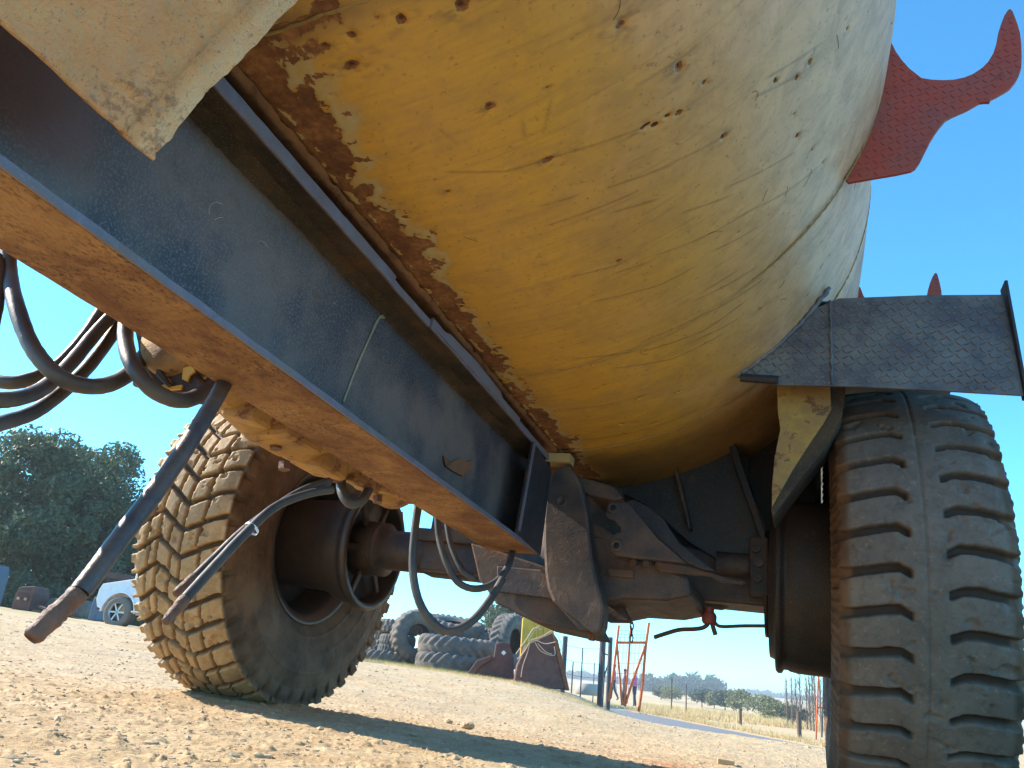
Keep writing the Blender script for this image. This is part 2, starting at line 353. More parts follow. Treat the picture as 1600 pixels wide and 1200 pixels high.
def mat_tyre(name, groove, top, side, seed=0):
    t = NT(name); l = t.attr('lug'); sw = t.attr('side'); n1 = t.noise(6, 6, .65); n2 = t.noise(30, 5, .7, dist=.4); n3 = t.noise(150, 3, .6)
    g = t.mix(n2, tuple(x*.7 for x in groove), tuple(x*1.3 for x in groove))
    tp = t.mix(t.ramp(n1, [(.35, 0), (.65, 1)]), tuple(x*.75 for x in top), tuple(x*1.2 for x in top))
    tp = t.mix(t.math('MULTIPLY', t.ramp(n2, [(.5, 0), (.72, 1)]), .6), tp, tuple(x*.5 for x in top)); n5 = t.noise(70, 4, .7); tp = t.mix(t.math('MULTIPLY', t.ramp(n5, [(.58, 0), (.68, 1)]), .55), tp, tuple(min(.6, x*1.6+.02) for x in top)); tp = t.mix(t.math('MULTIPLY', t.ramp(n5, [(.30, 1), (.40, 0)]), .5), tp, tuple(x*.4 for x in top))
    sd = t.mix(t.ramp(n1, [(.38, 0), (.62, 1)]), tuple(x*.5 for x in side), tuple(x*1.35 for x in side))
    sd = t.mix(t.math('MULTIPLY', t.ramp(n2, [(.5, 0), (.7, 1)]), .45), sd, tuple(x*1.7 for x in side))
    c = t.mix(l, g, tp); c = t.mix(sw, c, sd)
    t.bump(t.math('ADD', n2, t.math('MULTIPLY', n3, .4)), .4, .004)
    return t.out(c, t.ramp(n2, [(.3, .6), (.7, .9)]))
M['tyre_l'] = mat_tyre('tan_dusted_tyre', (.09, .058, .035), (.40, .265, .13), (.14, .090, .055))
M['tyre_r'] = mat_tyre('worn_tyre', (.050, .028, .017), (.19, .142, .112), (.13, .068, .036))

def mat_ground():
    t = NT('yard_ground'); co = t.co((1, 1, 1)); far = t.attr('field'); road = t.attr('road'); grass = t.attr('grass'); redd = t.attr('red')
    n1 = t.noise(.6, 6, .6); n2 = t.noise(4, 8, .7); n3 = t.noise(45, 6, .75); n4 = t.voro(60); n5 = t.noise(14, 6, .7, dist=1.2)
    c = t.mix(t.ramp(n2, [(.35, 0), (.65, 1)]), (.46, .315, .155), (.60, .455, .255))
    c = t.mix(t.math('MULTIPLY', t.ramp(n1, [(.45, 0), (.65, 1)]), .5), c, (.56, .46, .31))
    c = t.mix(t.math('MULTIPLY', t.ramp(n3, [(.47, 0), (.66, 1)]), .65), c, (.31, .19, .09))
    n6 = t.noise(2.2, 7, .72, dist=1.0); c = t.mix(t.math('MULTIPLY', t.ramp(n6, [(.50, 0), (.64, 1)]), .5), c, (.40, .25, .12))
    n7 = t.noise(120, 3, .7); c = t.mix(t.math('MULTIPLY', t.ramp(n7, [(.60, 0), (.70, 1)]), .5), c, (.22, .14, .07))
    c = t.mix(t.math('MULTIPLY', t.ramp(n5, [(.55, 0), (.70, 1)]), .45), c, (.68, .56, .38))
    c = t.mix(t.math('MULTIPLY', redd, t.ramp(n3, [(.35, .4), (.6, 1)])), c, (.42, .17, .07))
    gr = t.mix(t.ramp(n3, [(.4, 0), (.6, 1)]), (.40, .33, .15), (.24, .25, .09))
    c = t.mix(t.math('MULTIPLY', grass, t.ramp(n5, [(.3, .3), (.6, 1)])), c, gr)
    fc = t.mix(t.ramp(t.noise(.012, 6, .65), [(.35, 0), (.65, 1)]), (.58, .43, .22), (.42, .31, .17))
    fc = t.mix(t.math('MULTIPLY', t.ramp(t.noise(.25, 6, .7), [(.45, 0), (.65, 1)]), .4), fc, (.34, .26, .12))
    c = t.mix(far, c, fc)
    c = t.mix(road, c, t.mix(n3, (.13, .13, .135), (.20, .20, .205)))
    h = t.math('ADD', t.math('MULTIPLY', n3, .6), t.math('ADD', t.math('MULTIPLY', n5, 1.0), t.math('MULTIPLY', n4, -.25)))
    t.bump(h, .7, .012)
    return t.out(c, .95)
M['ground'] = mat_ground()
def mat_leaf(name, a, b):
    t = NT(name); oi = t.n.new('ShaderNodeObjectInfo'); n = t.noise(1.3, 3, .6); n2 = t.noise(9, 2, .6)
    c = t.mix(t.ramp(t.math('ADD', t.math('MULTIPLY', n, .5), t.math('MULTIPLY', n2, .5)), [(.35, 0), (.65, 1)]), a, b)
    t.b.inputs['Transmission Weight'].default_value = 0
    tr = t.n.new('ShaderNodeBsdfTranslucent'); t.l.new(c, tr.inputs[0]); ms = t.n.new('ShaderNodeMixShader'); ms.inputs[0].default_value = .3
    t.out(c, .55); t.l.new(t.b.outputs[0], ms.inputs[1]); t.l.new(tr.outputs[0], ms.inputs[2]); t.l.new(ms.outputs[0], t.n['Material Output'].inputs[0])
    return t.m
M['leaf'] = mat_leaf('dark_leaves', (.055, .095, .050), (.10, .15, .075)); M['leaf2'] = mat_leaf('olive_leaves', (.13, .15, .06), (.24, .24, .11))
M['leaf3'] = mat_leaf('bluegreen_leaves', (.05, .08, .055), (.085, .12, .07)); M['dry'] = mat_leaf('dry_grass', (.55, .40, .18), (.72, .55, .28))
M['green'] = mat_leaf('green_grass', (.14, .19, .05), (.30, .30, .10)); M['twig'] = mat_leaf('bare_twigs', (.20, .16, .13), (.30, .25, .2))
M['bark'] = M['wood']
# ------------------------------------------------------------------ terrain
NYARD = WM @ Vector((.1425, 1, -452/1200)).normalized(); NYARD.normalize()
NVEH = VW @ Vector((0, 0, 1))
WHEELS = [VW @ Vector((x, 3.0, -.175)) for x in (-2.3, -2.1, .2, .42)]
def terrain(X, Y, fine=False):
    X = np.asarray(X, float); Y = np.asarray(Y, float); r = np.hypot(X, Y); az = np.degrees(np.arctan2(X, Y))
    rel = np.clip(r, 0, 60)/np.maximum(r, 1e-6); Xc = X*rel; Yc = Y*rel
    zv = CAM_H-.175/NVEH.z-(NVEH.x*Xc+NVEH.y*Yc)/NVEH.z
    zy = CAM_H-.19/NYARD.z-(NYARD.x*Xc+NYARD.y*Yc)/NYARD.z
    s = smooth(4.5, 9, r); z = zv*(1-s)+zy*s
    front = smooth(-100, -60, az)*(1-smooth(60, 100, az)) ; z = z*(front+(1-front)*.0)+(1-front)*(z*.4)
    right = smooth(2, 14, az)
    z = z-.62*smooth(5, 20, r)*right
    r0 = 30-11*smooth(3, 12, az); d = smooth(0, 1, (r-r0)/13.0)
    zf = -1.75+0*r
    zf = zf-1.2*smooth(60, 160, r)+5*smooth(350, 1200, r)*(.3+fbm(X/500+3, Y/500, 3, 5))
    zf = zf+(14*smooth(1400, 3000, r)*np.clip(fbm(X/2200+9.3, Y/2200+1.7, 3, 8)*1.6-.35, 0, 1))
    z = z*(1-d)+zf*d
    if fine:
        f = np.clip(1-(r-3)/25, .0, 1)*smooth(.1, .5, r)
        z = z+(fbm(X*1.3, Y*1.3, 3, 1)-.5)*.05*np.clip((r-1.5)/6, 0, 1)*(1-d)
        z = z+(fbm(X*7, Y*7, 4, 2)-.5)*.014*f+(fbm(X*32, Y*32, 4, 3)-.5)*.007*f*smooth(14, 5, r)
        for q in WHEELS: z = z+.022*np.exp(-((((X-q.x)**2+(Y-q.y)**2)/.075)))*(.5+fbm(X*18, Y*18, 3, 41))
        b = np.clip(fbm(X*26+fbm(X*9, Y*9, 2, 4)*3, Y*26, 3, 12)-.60, 0, 1)*.035; z = z+b*f
    return z
def tz(x, y): return float(terrain(np.array([x]), np.array([y]))[0])
def place(px, dist, py=1050):        # ground point on the bearing of an image column, at a range
    d = wray(px, py+(px-800)*.095); k = dist/d.y; x = d.x*k
    return Vector((x, dist, tz(x, dist)))
def lift(px, py, dist):              # point on a sight line at a range
    d = wray(px, py); k = dist/d.y
    return Vector((d.x*k, dist, CAM_H+d.z*k))

az = np.concatenate([np.linspace(-180, -46, 90, endpoint=False), np.linspace(-46, 48, 1150), np.linspace(48, 180, 90)[1:-1]])
rr = np.concatenate([[.05, .15], np.geomspace(.3, 1.5, 50)[:-1], np.geomspace(1.5, 12, 330)[:-1], np.geomspace(12, 60, 130)[:-1], np.geomspace(60, 3900, 90)])
A, Rr = np.meshgrid(np.radians(az), rr, indexing='ij'); GX = Rr*np.sin(A); GY = Rr*np.cos(A); GZ = terrain(GX, GY, True)
# the tarred road beyond the gate: a strip along points taken from image pixels
ra, rb = place(1080, 52), place(1200, 42.5)
rd = (rb-ra); rd.z = 0; rd.normalize(); rn = Vector((rd.y, -rd.x, 0))
if rn.x > 0: rn = -rn
off = (GX-ra.x)*rn.x+(GY-ra.y)*rn.y
RoadHalf = 2.8
road = np.clip((RoadHalf-np.abs(off-RoadHalf)-(.3*fbm(GX, GY, 3, 4)))/.35, 0, 1)*(Rr > 20)
azd = np.degrees(A)
field = smooth(24, 34, Rr)*np.clip(.6+smooth(0, 6, azd), 0, 1)
grassy = smooth(.48, .62, fbm(GX*.7, GY*.7, 4, 31))*smooth(14, 22, Rr)*(1-smooth(60, 90, Rr))
redm = np.exp(-(((GX-.98)/.38)**2+((GY-3.6)/.75)**2))*1.3*smooth(.35, .6, fbm(GX*4, GY*4, 3, 77))
g = gridmesh('ground', np.stack([GX, GY, GZ], -1), M['ground'], attrs={'road': road, 'field': field, 'grass': grassy, 'red': redm}, wrap_u=True)
g['kind'] = 'structure'

# ------------------------------------------------------------------ the water tanker
root = empty('water_tanker')
root.matrix_world = Matrix.Translation(CAM+VW @ BASE) @ VW.to_4x4()
tag(root, 'yellow water tanker seen from beneath, black central beam and axle on two large tyres', 'water tanker')
def vp(o):
    if o.parent == root: o.location = -BASE
    return o
AX, AZ_ = 3.0, .525      # axle line
# tank shell
ph = np.radians(np.concatenate([np.linspace(-175, -25, 40, endpoint=False), np.linspace(-25, 108, 560), np.linspace(108, 175, 14)[1:]]))
ty = np.concatenate([np.linspace(-1.2, .25, 12, endpoint=False), np.linspace(.25, 2.5, 640), np.linspace(2.5, 5.6, 160)[1:]])
PH, TY = np.meshgrid(ph, ty, indexing='ij')
arc = PH*TANK_R
rust = np.zeros_like(PH); scr = np.zeros_like(PH); dirt = np.zeros_like(PH); disp = np.zeros_like(PH)
def tank_uv(px, py):
    p = on_tank(px, py); return math.atan2(p.x-TANK_X, TANK_Z-p.z)*TANK_R, p.y
pit = np.zeros_like(PH)
def blob(px, py, a, b, s=1, ang=0, target='r', dep=0):
    a, b = a*.72, b*.72
    u, v = tank_uv(px, py); du = arc-u; dv = TY-v; c, sn = math.cos(ang), math.sin(ang)
    q = np.exp(-(((du*c+dv*sn)/a)**2+((-du*sn+dv*c)/b)**2)*1.2)*s
    q = q*(0.35+1.3*fbm(arc*90, TY*90, 3, int(px) % 97))
    global rust, scr, dirt, disp, pit
    a, b = a*.8, b*.8; pit = np.maximum(pit, smooth(.45, .8, np.exp(-(((du*c+dv*sn)/(a*.7))**2+((-du*sn+dv*c)/(b*.7))**2)*1.2)*s*(.5+fbm(arc*120, TY*120, 2, 3))))
    if target == 'r': rust = np.maximum(rust, q)
    dirt = np.maximum(dirt, np.exp(-((du/(a*4.5))**2+(dv/(b*3.2))**2))*.9*smooth(.45, .75, fbm(arc*60, TY*110, 4, 8)))
    if dep: disp -= dep*np.exp(-((du/a)**2+(dv/b)**2)*.8)
def streak(p, w=.006, s=.8, target='s'):
    uv = [tank_uv(*q) for q in p]
    global scr, rust, dirt
    for (u0, v0), (u1, v1) in zip(uv, uv[1:]):
        L = math.hypot(u1-u0, v1-v0)+1e-6; tx, tyv = (u1-u0)/L, (v1-v0)/L
        a = (arc-u0)*tx+(TY-v0)*tyv; b = -(arc-u0)*tyv+(TY-v0)*tx
        wob = w*(.5+1.2*fbm(arc*25, TY*25, 2, 9)); e = smooth(-.02, .01, a)*(1-smooth(L-.01, L+.02, a))
        q = np.exp(-(b/wob)**2)*e*s*(.45+.8*fbm(arc*50, TY*50, 3, 10))
        if target == 's': scr = np.maximum(scr, q)
        elif target == 'r': rust = np.maximum(rust, q)
        else: dirt = np.maximum(dirt, q)
# rust eaten band along the beam, ragged where the paint has flaked
edge = .100+.07*(fbm(TY*5+3, TY*0+1, 4, 21)-.5)+.10*(fbm(TY*22+arc*8, arc*22, 5, 22, .6)-.5)+.015*smooth(1.0, .6, TY)
rust = np.maximum(rust, np.clip((edge-arc)/.035+.5, 0, 1))
flake = np.clip(1-np.abs(arc-(.038+.022*fbm(TY*14, TY*0, 4, 24)))/.011, 0, 1)*smooth(.42, .52, fbm(TY*40, arc*80, 4, 25))
rust = np.maximum(rust, smooth(.60, .68, fbm(arc*48, TY*48, 4, 27))*np.exp(-np.clip(arc-edge, 0, 9)/.05)*.95)
rust = rust*(1-flake*.75)
dirt = np.maximum(dirt, .35*np.clip((edge+.05-arc)/.05, 0, 1))
chalk = np.clip(1-np.abs(arc-edge-.012)/(.016+.03*fbm(TY*6, TY*0+4, 3, 26)*smooth(1.3, .7, TY)), 0, 1)*(arc > edge)
chalk = np.maximum(chalk, flake)
RINGS = [.62, 1.80, 2.42, 3.15, 4.5]
for ry in RINGS[:3]:
    w = .030 if ry < 1 else .012
    dirt = np.maximum(dirt, np.exp(-((TY-ry)/w)**2)*(.5 if ry > 1 else .95)*(.4+fbm(arc*12, TY*12, 3, 33)))
rust = np.maximum(rust, np.exp(-((TY-.60)/.05)**2)*smooth(.50, .62, fbm(arc*14, TY*24, 4, 35))*.9*(arc < .6))
rust = np.maximum(rust, smooth(.35, .05, arc)*np.exp(-((TY-.66)/.035)**2)*1.0*(.5+.6*fbm(arc*30, TY*30, 3, 36)))
dirt = np.maximum(dirt, .9*smooth(2.42, 2.60, TY)*(.35+.6*fbm(arc*5, TY*5, 3, 40)))  # browner aft of the third ring: shadow painted in along with dirt
for q in [(628, 30, .013, .013, 1.1), (366, 78, .012, .012, 1.0), (765, 166, .013, .013, 1.2), (548, 103, .03, .018, .75), (856, 250, .018, .010, 1.0), (1010, 197, .018, .010, 1.2), (1024, 195, .014, .009, 1.2),
          (1043, 181, .010, .008, 1.3), (1060, 176, .012, .008, 1.3), (1130, 213, .008, .010, 1.2), (1101, 128, .009, .007, 1), (1267, 97, .010, .012, 1.2), (1246, 121, .008, .012, 1.2), (1212, 125, .007, .011, 1.2),
          (1061, 104, .012, .018, .9), (1326, 45, .006, .010, 1.1), (1247, 213, .009, .012, 1.2), (1271, 234, .007, .007, 1), (1289, 255, .008, .009, 1.1), (1242, 178, .006, .006, 1), (967, 408, .010, .008, 1), (1191, 430, .012, .006, .9),
          (1189, 483, .009, .005, 1), (1285, 380, .006, .006, .8), (970, 38, .016, .016, .7), (720, 8, .02, .02, .9), (550, 55, .012, .012, .8), (508, 72, .010, .01, .8), (1155, 363, .005, .005, 1), (700, 300, .008, .006, .8),
          (856, 138, .010, .006, .7), (1298, 400, .006, .006, .8), (1060, 612, .010, .006, .8), (1000, 622, .012, .008, .8), (970, 663, .02, .01, .8), (1025, 660, .010, .008, .7), (1262, 462, .006, .004, .8), (590, 30, .01, .01, .6)]:
    blob(*q, dep=.004)
for p in [[(700, 268), (790, 267), (880, 240), (1000, 200)], [(1050, 253), (1100, 230), (1135, 210)], [(955, 290), (1050, 255)], [(960, 330), (1020, 312)], [(1035, 395), (1120, 360), (1190, 318)], [(1085, 470), (1180, 420)],
          [(930, 470), (1030, 445), (1080, 420)], [(900, 430), (960, 415)], [(965, 425), (1005, 412)], [(1120, 390), (1180, 358)], [(1140, 290), (1240, 240)], [(1100, 455), (1150, 425)], [(1010, 530), (1090, 495), (1190, 440)],
          [(960, 575), (1050, 560), (1130, 520)], [(1000, 550), (1100, 515), (1165, 470)], [(900, 560), (1010, 545)], [(1075, 535), (1150, 500)], [(1180, 150), (1260, 110)], [(1200, 120), (1280, 70)], [(1000, 130), (1090, 70)],
          [(850, 320), (900, 305)], [(870, 690), (1000, 672), (1080, 645)], [(880, 640), (960, 630)], [(1150, 340), (1230, 300), (1280, 262)], [(1070, 330), (1140, 305)], [(860, 350), (990, 300)]]:
    streak(p, .0030, .8)
for k in range(230):      # short fine scores running round the shell
    u = rnd.uniform(.15, 1.7); v = rnd.uniform(.35, 2.6); L = rnd.uniform(.04, .26); w = rnd.uniform(.0012, .0028); sl = rnd.uniform(-.12, .12)
    i0, i1 = np.searchsorted(ph*TANK_R, [u-.02, u+L+.02]); j0, j1 = np.searchsorted(ty, [v-.05, v+.05])
    if i1 <= i0 or j1 <= j0: continue
    a = arc[i0:i1, j0:j1]-u; b = TY[i0:i1, j0:j1]-v-sl*a
    scr[i0:i1, j0:j1] = np.maximum(scr[i0:i1, j0:j1], np.exp(-(b/w)**2)*smooth(-.01, .01, a)*(1-smooth(L-.02, L+.01, a))*rnd.uniform(.12, .38))
for p in [[(860, 160), (850, 205)], [(816, 190), (820, 215)], [(692, 205), (710, 220)], [(640, 240), (655, 228)], [(478, 130), (468, 145)], [(745, 175), (765, 166), (755, 180)]]: streak(p, .0025, .7)
grey = smooth(.35, 1.25, arc)*1.0+.30*smooth(.25, .7, arc)*smooth(.4, .7, fbm(arc*3, TY*3, 4, 50))+.15*smooth(1.2, .4, TY)*smooth(.5, .9, arc)  # pales toward the right side: dust and sky light both in the colour
disp += (fbm(arc*1.8, TY*1.8, 3, 60)-.5)*.022*smooth(.3, .8, arc)+(fbm(arc*12, TY*12, 3, 61)-.5)*.0015-.002*rust*(rust > .5)
RT = TANK_R+disp
def disp0(u, v): return float(disp[min(len(ph)-1, np.searchsorted(ph*TANK_R, u)), min(len(ty)-1, np.searchsorted(ty, v))])
Pt = np.stack([TANK_X+RT*np.sin(PH), TY, TANK_Z-RT*np.cos(PH)], -1)
sa = np.linspace(-.22, .040, 40); sy = np.linspace(-.9, 2.40, 700); SA, SY = np.meshgrid(sa, sy, indexing='ij')
SA = SA+(SA > .03)*(fbm(SY*40, SY*0, 3, 91)-.5)*.008
SR = TANK_R+.011+(fbm(SA*30, SY*12, 4, 92)-.5)*.004-.010*smooth(.034, .040, SA)
wrap = vp(gridmesh('wrapper_plate', np.stack([TANK_X+SR*np.sin(SA/TANK_R), SY, TANK_Z-SR*np.cos(SA/TANK_R)], -1), M['sole'], root))
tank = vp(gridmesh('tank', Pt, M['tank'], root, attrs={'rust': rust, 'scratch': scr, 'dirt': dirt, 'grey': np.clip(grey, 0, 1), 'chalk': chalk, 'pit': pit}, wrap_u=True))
for ry in RINGS:
    pts = []; a0, a1 = -.3, 1.95
    for k in range(181):
        a = a0+(a1-a0)*k/180; q = TANK_R-.0005+.0008*math.sin(k*3.1); yy = ry+.001*math.sin(k*1.7)+.001*math.sin(k*.6)
        pts.append((TANK_X+q*math.sin(a), yy, TANK_Z-q*math.cos(a)))
    w = MB().tube(pts, [.0028+.0007*math.sin(k*2.3) for k in range(181)], 6).build('weld_seam', M['seam'], tank)
for y0 in (-1.2, 5.6):
    hd = MB().lathe([(0, TANK_R-.004), (-.12 if y0 < 0 else .12, TANK_R*.8), (-.2 if y0 < 0 else .2, TANK_R*.4), (-.22 if y0 < 0 else .22, .001)], (TANK_X, y0, TANK_Z), (0, 1, 0), 64).build('tank_head', M['dirtyyellow'], tank)

ct = MB()
for k in range(30):
    u, v = rnd.uniform(.12, 1.5), .45+1.9*rnd.random()**1.3; a = rnd.uniform(0, 6.28); cv = rnd.uniform(-1.1, 1.1); L = rnd.uniform(.003, .008); q = []
    for j in range(7):
        q.append((TANK_X+(TANK_R+.0012+disp0(u, v))*math.sin(u/TANK_R), v, TANK_Z-(TANK_R+.0012+disp0(u, v))*math.cos(u/TANK_R))); u += math.cos(a)*L; v += math.sin(a)*L; a += cv*.45
    ct.tube(q, .00042, 4)
tag(vp(ct.build('caught_threads', M['cake'], root)), kind='stuff')

# hose hooks: chequered red plates standing off the shell
HK = [(520, 240), (570, 240), (600, 300), (635, 350), (680, 400), (750, 455), (810, 465), (880, 468), (940, 465), (1000, 452), (1050, 432), (1100, 400), (1140, 360), (1170, 310), (1190, 250), (1200, 190), (1215, 140), (1235, 90), (1255, 58), (1270, 50), (1285, 65),
      (1310, 130), (1328, 190), (1335, 250), (1338, 330), (1335, 400), (1320, 445), (1300, 480), (1270, 515), (1240, 535), (1195, 560), (1160, 578), (1150, 596), (1120, 596), (1090, 600), (1020, 640), (930, 680), (895, 700), (860, 740), (830, 780), (800, 830), (770, 890), (740, 950), (715, 985), (690, 1000), (600, 1020), (450, 1045), (320, 1068), (250, 980), (330, 800), (390, 520), (420, 300)]
def inside(p, poly):
    r = False; n = len(poly)
    for i in range(n):
        a, b = poly[i], poly[(i+1) % n]
        if (a[1] > p[1]) != (b[1] > p[1]) and p[0] < (b[0]-a[0])*(p[1]-a[1])/(b[1]-a[1])+a[0]: r = not r
    return r
def chequers(poly, y, sp, L, W, H, jag=0):
    """raised lozenges on the near face of a plate lying across the tanker at y"""
    m = MB(); x0 = min(p[0] for p in poly); x1 = max(p[0] for p in poly); z0 = min(p[1] for p in poly); z1 = max(p[1] for p in poly)
    i = 0; x = x0
    while x < x1:
        j = 0; z = z0
        while z < z1:
            jx, jz = rnd.uniform(-jag, jag), rnd.uniform(-jag, jag)
            if all(inside((x+jx+ex, z+jz+ez), poly) for ex, ez in ((0, 0), (.009, 0), (-.009, 0), (0, .009), (0, -.009))) and math.hypot(x-TANK_X, z-TANK_Z) > TANK_R+.01:
                a = rad(38) if (i+j) % 2 else rad(-38); a -= .25; c, s = math.cos(a)*L/2, math.sin(a)*L/2; nx, nz = -math.sin(a)*W/2, math.cos(a)*W/2
                cx, cz = x+jx, z+jz
                vs = [(cx-c, y, cz-s), (cx+nx, y, cz+nz), (cx+c, y, cz+s), (cx-nx, y, cz-nz), (cx-c*.5, y-H, cz-s*.5), (cx+nx*.4, y-H, cz+nz*.4), (cx+c*.5, y-H, cz+s*.5), (cx-nx*.4, y-H, cz-nz*.4)]
                m.add(vs, [(4, 5, 6, 7), (0, 1, 5, 4), (1, 2, 6, 5), (2, 3, 7, 6), (3, 0, 4, 7)])
            z += sp; j += 1
        x += sp; i += 1
    return m
hk = [from_px(1240+x/3.75, y/3.75, y=1.80) for x, y in HK]
hk2 = [(p.x, p.z) for p in hk]
for y0, lab in ((1.80, None), (3.15, None), (4.5, None)):
    m = MB().prism([(x, y0, z) for x, z in hk2], (0, .010, 0))
    o = vp(m.build('hose_hook', M['red'], root, bevel=.0015))
    tag(chequers(hk2, y0+.0005, .019, .022, .0055, .0022).build('raised_lozenges', M['red'], o), kind='stuff')

# mudguard in front of the near wheel: chequered face, side, roof
MY = 2.26
mg = [from_px(px, py, y=MY) for px, py in [(1157, 549), (1156, 578), (1160, 592), (1214, 601), (1340, 604), (1480, 611), (1600, 618), (1583, 530), (1567, 460), (1440, 461), (1310, 466), (1255, 490), (1205, 520)]]
mg2 = [(p.x, p.z) for p in mg]
mud = vp(MB().prism([(x, MY, z) for x, z in mg2], (0, .008, 0)).build('mudguard', M['chequer'], root, bevel=.0015))
tag(chequers([(x, z) for x, z in mg2], MY+.0005, .020, .027, .0075, .0035, .0025).build('raised_lozenges', M['lozenge'], mud), kind='stuff')
xr0, zr0 = mg2[6]; xr1, zr1 = mg2[8]
MB().prism([(xr0+.001, MY-.012, zr0-.004), (xr1+.001, MY-.03, zr1+.03), (xr1+.001, MY+.03, zr1+.03), (xr0+.001, MY+.03, zr0-.004)], (.008, 0, 0)).build('side_lip', M['black'], mud, bevel=.0015)
MB().prism([(-.06, MY+.009, zr1-.003), (xr1-.03, MY+.009, zr1-.003), (xr1-.03, 3.75, zr1-.003), (-.06, 3.75, zr1-.003)], (0, 0, .006)).build('mudguard_roof', M['black'], mud)
MB().box((.050, 3.1, 1.055), (.006, 1.3, .46)).build('dark_gap_panel', M['black'], mud)  # dark sheet added to close a bright gap beside the drum
MB().box((-.187, 3.35, .92), (.514, .006, .66)).build('dark_fill_panel', M['black'], mud)  # second dark sheet, added across the gap behind the bracket
def wobble_line(p, q, n, amp):
    p, q = Vector(p), Vector(q); return [p.lerp(q, i/n)+Vector((rnd.uniform(-amp, amp), 0, rnd.uniform(-amp, amp))) for i in range(n+1)]
w0, w1 = from_px(1297, 470, y=MY-.002), from_px(1300, 600, y=MY-.002)
MB().tube(wobble_line(w0, w1, 30, .0015), [.0045+.0015*math.sin(i*2.2) for i in range(31)], 6).build('weld_seam', M['chequer'], mud)
arcp = []
for k in range(50):
    a = -1; x = mg2[0][0]-.01+(mg2[10][0]-.015-mg2[0][0])*k/49; z = TANK_Z-math.sqrt((TANK_R+.004)**2-(x-TANK_X)**2)
    arcp.append((x+rnd.uniform(-.002, .002), MY-.003, z+rnd.uniform(-.002, .002)))
MB().tube(arcp, [.008+.002*math.sin(i*1.9) for i in range(50)], 7).build('weld_seam', M['chequer'], mud)
pa, pb = from_px(1157, 590, y=MY-.016), from_px(1216, 594, y=MY-.016)
MB().tube([pa, pb], .013, 14).build('round_bar', M['black'], mud)
# yellow bracket that drops from the mudguard toward the hub
br = [from_px(px, py, y=2.34) for px, py in [(1214, 598), (1260, 600), (1297, 600), (1299, 640), (1286, 662), (1264, 694), (1238, 735), (1206, 792), (1206, 760), (1210, 715), (1219, 670), (1215, 640)]]
b_ = vp(MB().prism(br, (0, .012, 0)).build('mudguard_bracket', M['bareyellow'], root, bevel=.002))
MB().prism([from_px(px, py, y=2.353) for px, py in [(1296, 602), (1298, 642), (1285, 664), (1262, 698), (1236, 738), (1205, 796), (1208, 806), (1248, 752), (1290, 700), (1316, 650), (1322, 604)]], (0, .16, 0)).build('bracket_web', M['under'], b_)

# ------------------------------------------------------------------ central beam
ZB, ZT = .431, .745
YB0, YB1 = -.9, 2.315
beam = vp(MB().box((-.868, (YB0+YB1)/2, (ZB+ZT)/2+.004), (.014, YB1-YB0, ZT-ZB-.006)).build('chassis_beam', M['web'], root))
def strip(x0, x1, z0, z1, y0, y1, amp=.0012, seed=0, n=None):
    n = n or max(4, int((y1-y0)/.012)); m = MB(); vs = []
    for i in range(n):
        y = y0+(y1-y0)*i/(n-1); w = [(float(fbm(y*28, k*7.3+seed, 3, seed))-.5)*2*amp for k in range(4)]
        b = min(.002, (z1-z0)*.3, abs(x1-x0)*.3)
        vs += [(x0+b, y, z0+w[0]*.5), (x1-b+w[1], y, z0+w[0]), (x1+w[1], y, z0+b+w[0]), (x1+w[1], y, z1-b+w[2]), (x1-b+w[1], y, z1+w[2]), (x0+b, y, z1+w[2]*.5), (x0, y, z1-b), (x0, y, z0+b)]
    fs = [(i*8+k, i*8+(k+1) % 8, i*8+8+(k+1) % 8, i*8+8+k) for i in range(n-1) for k in range(8)]+[tuple(range(8))[::-1], tuple(range(n*8-8, n*8))]
    return m.add(vs, fs)
strip(-.955, -.785, ZB+.0005, ZB+.0135, YB0, YB1, .0013, 5).build('bottom_flange', M['flange'], beam)
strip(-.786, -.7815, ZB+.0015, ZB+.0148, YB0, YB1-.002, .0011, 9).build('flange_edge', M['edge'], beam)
MB().box((-.870, (YB0+YB1)/2, ZT+.004), (.158, YB1-YB0, .010)).build('top_flange', M['under'], beam, bevel=.002)
# doubler plates along the top flange edge, stepped as they are
for ya, yb, zz, hh, xx in ((YB0, .60, ZT-.006, .020, -.789), (.602, 1.18, ZT-.008, .026, -.783), (1.182, 1.36, ZT-.006, .018, -.787), (1.362, 1.98, ZT-.008, .026, -.781), (1.982, 2.30, ZT-.006, .020, -.786)):
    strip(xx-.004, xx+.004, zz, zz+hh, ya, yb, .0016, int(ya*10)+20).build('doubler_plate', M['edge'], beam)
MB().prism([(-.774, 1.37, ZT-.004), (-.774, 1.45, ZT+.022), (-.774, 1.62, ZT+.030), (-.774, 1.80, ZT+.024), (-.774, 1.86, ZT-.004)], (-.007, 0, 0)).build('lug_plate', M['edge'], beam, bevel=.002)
# cable-like weld runs on the web
MB().tube(wobble_line((-.860, YB0, ZT-.008), (-.860, 2.1, ZT-.008), 120, .0008), .004, 6).build('weld_seam', M['under'], beam)
MB().tube(wobble_line((-.859, YB0, ZB+.020), (-.859, 2.2, ZB+.020), 120, .0015), .005, 6).build('weld_seam', M['edge'], beam)
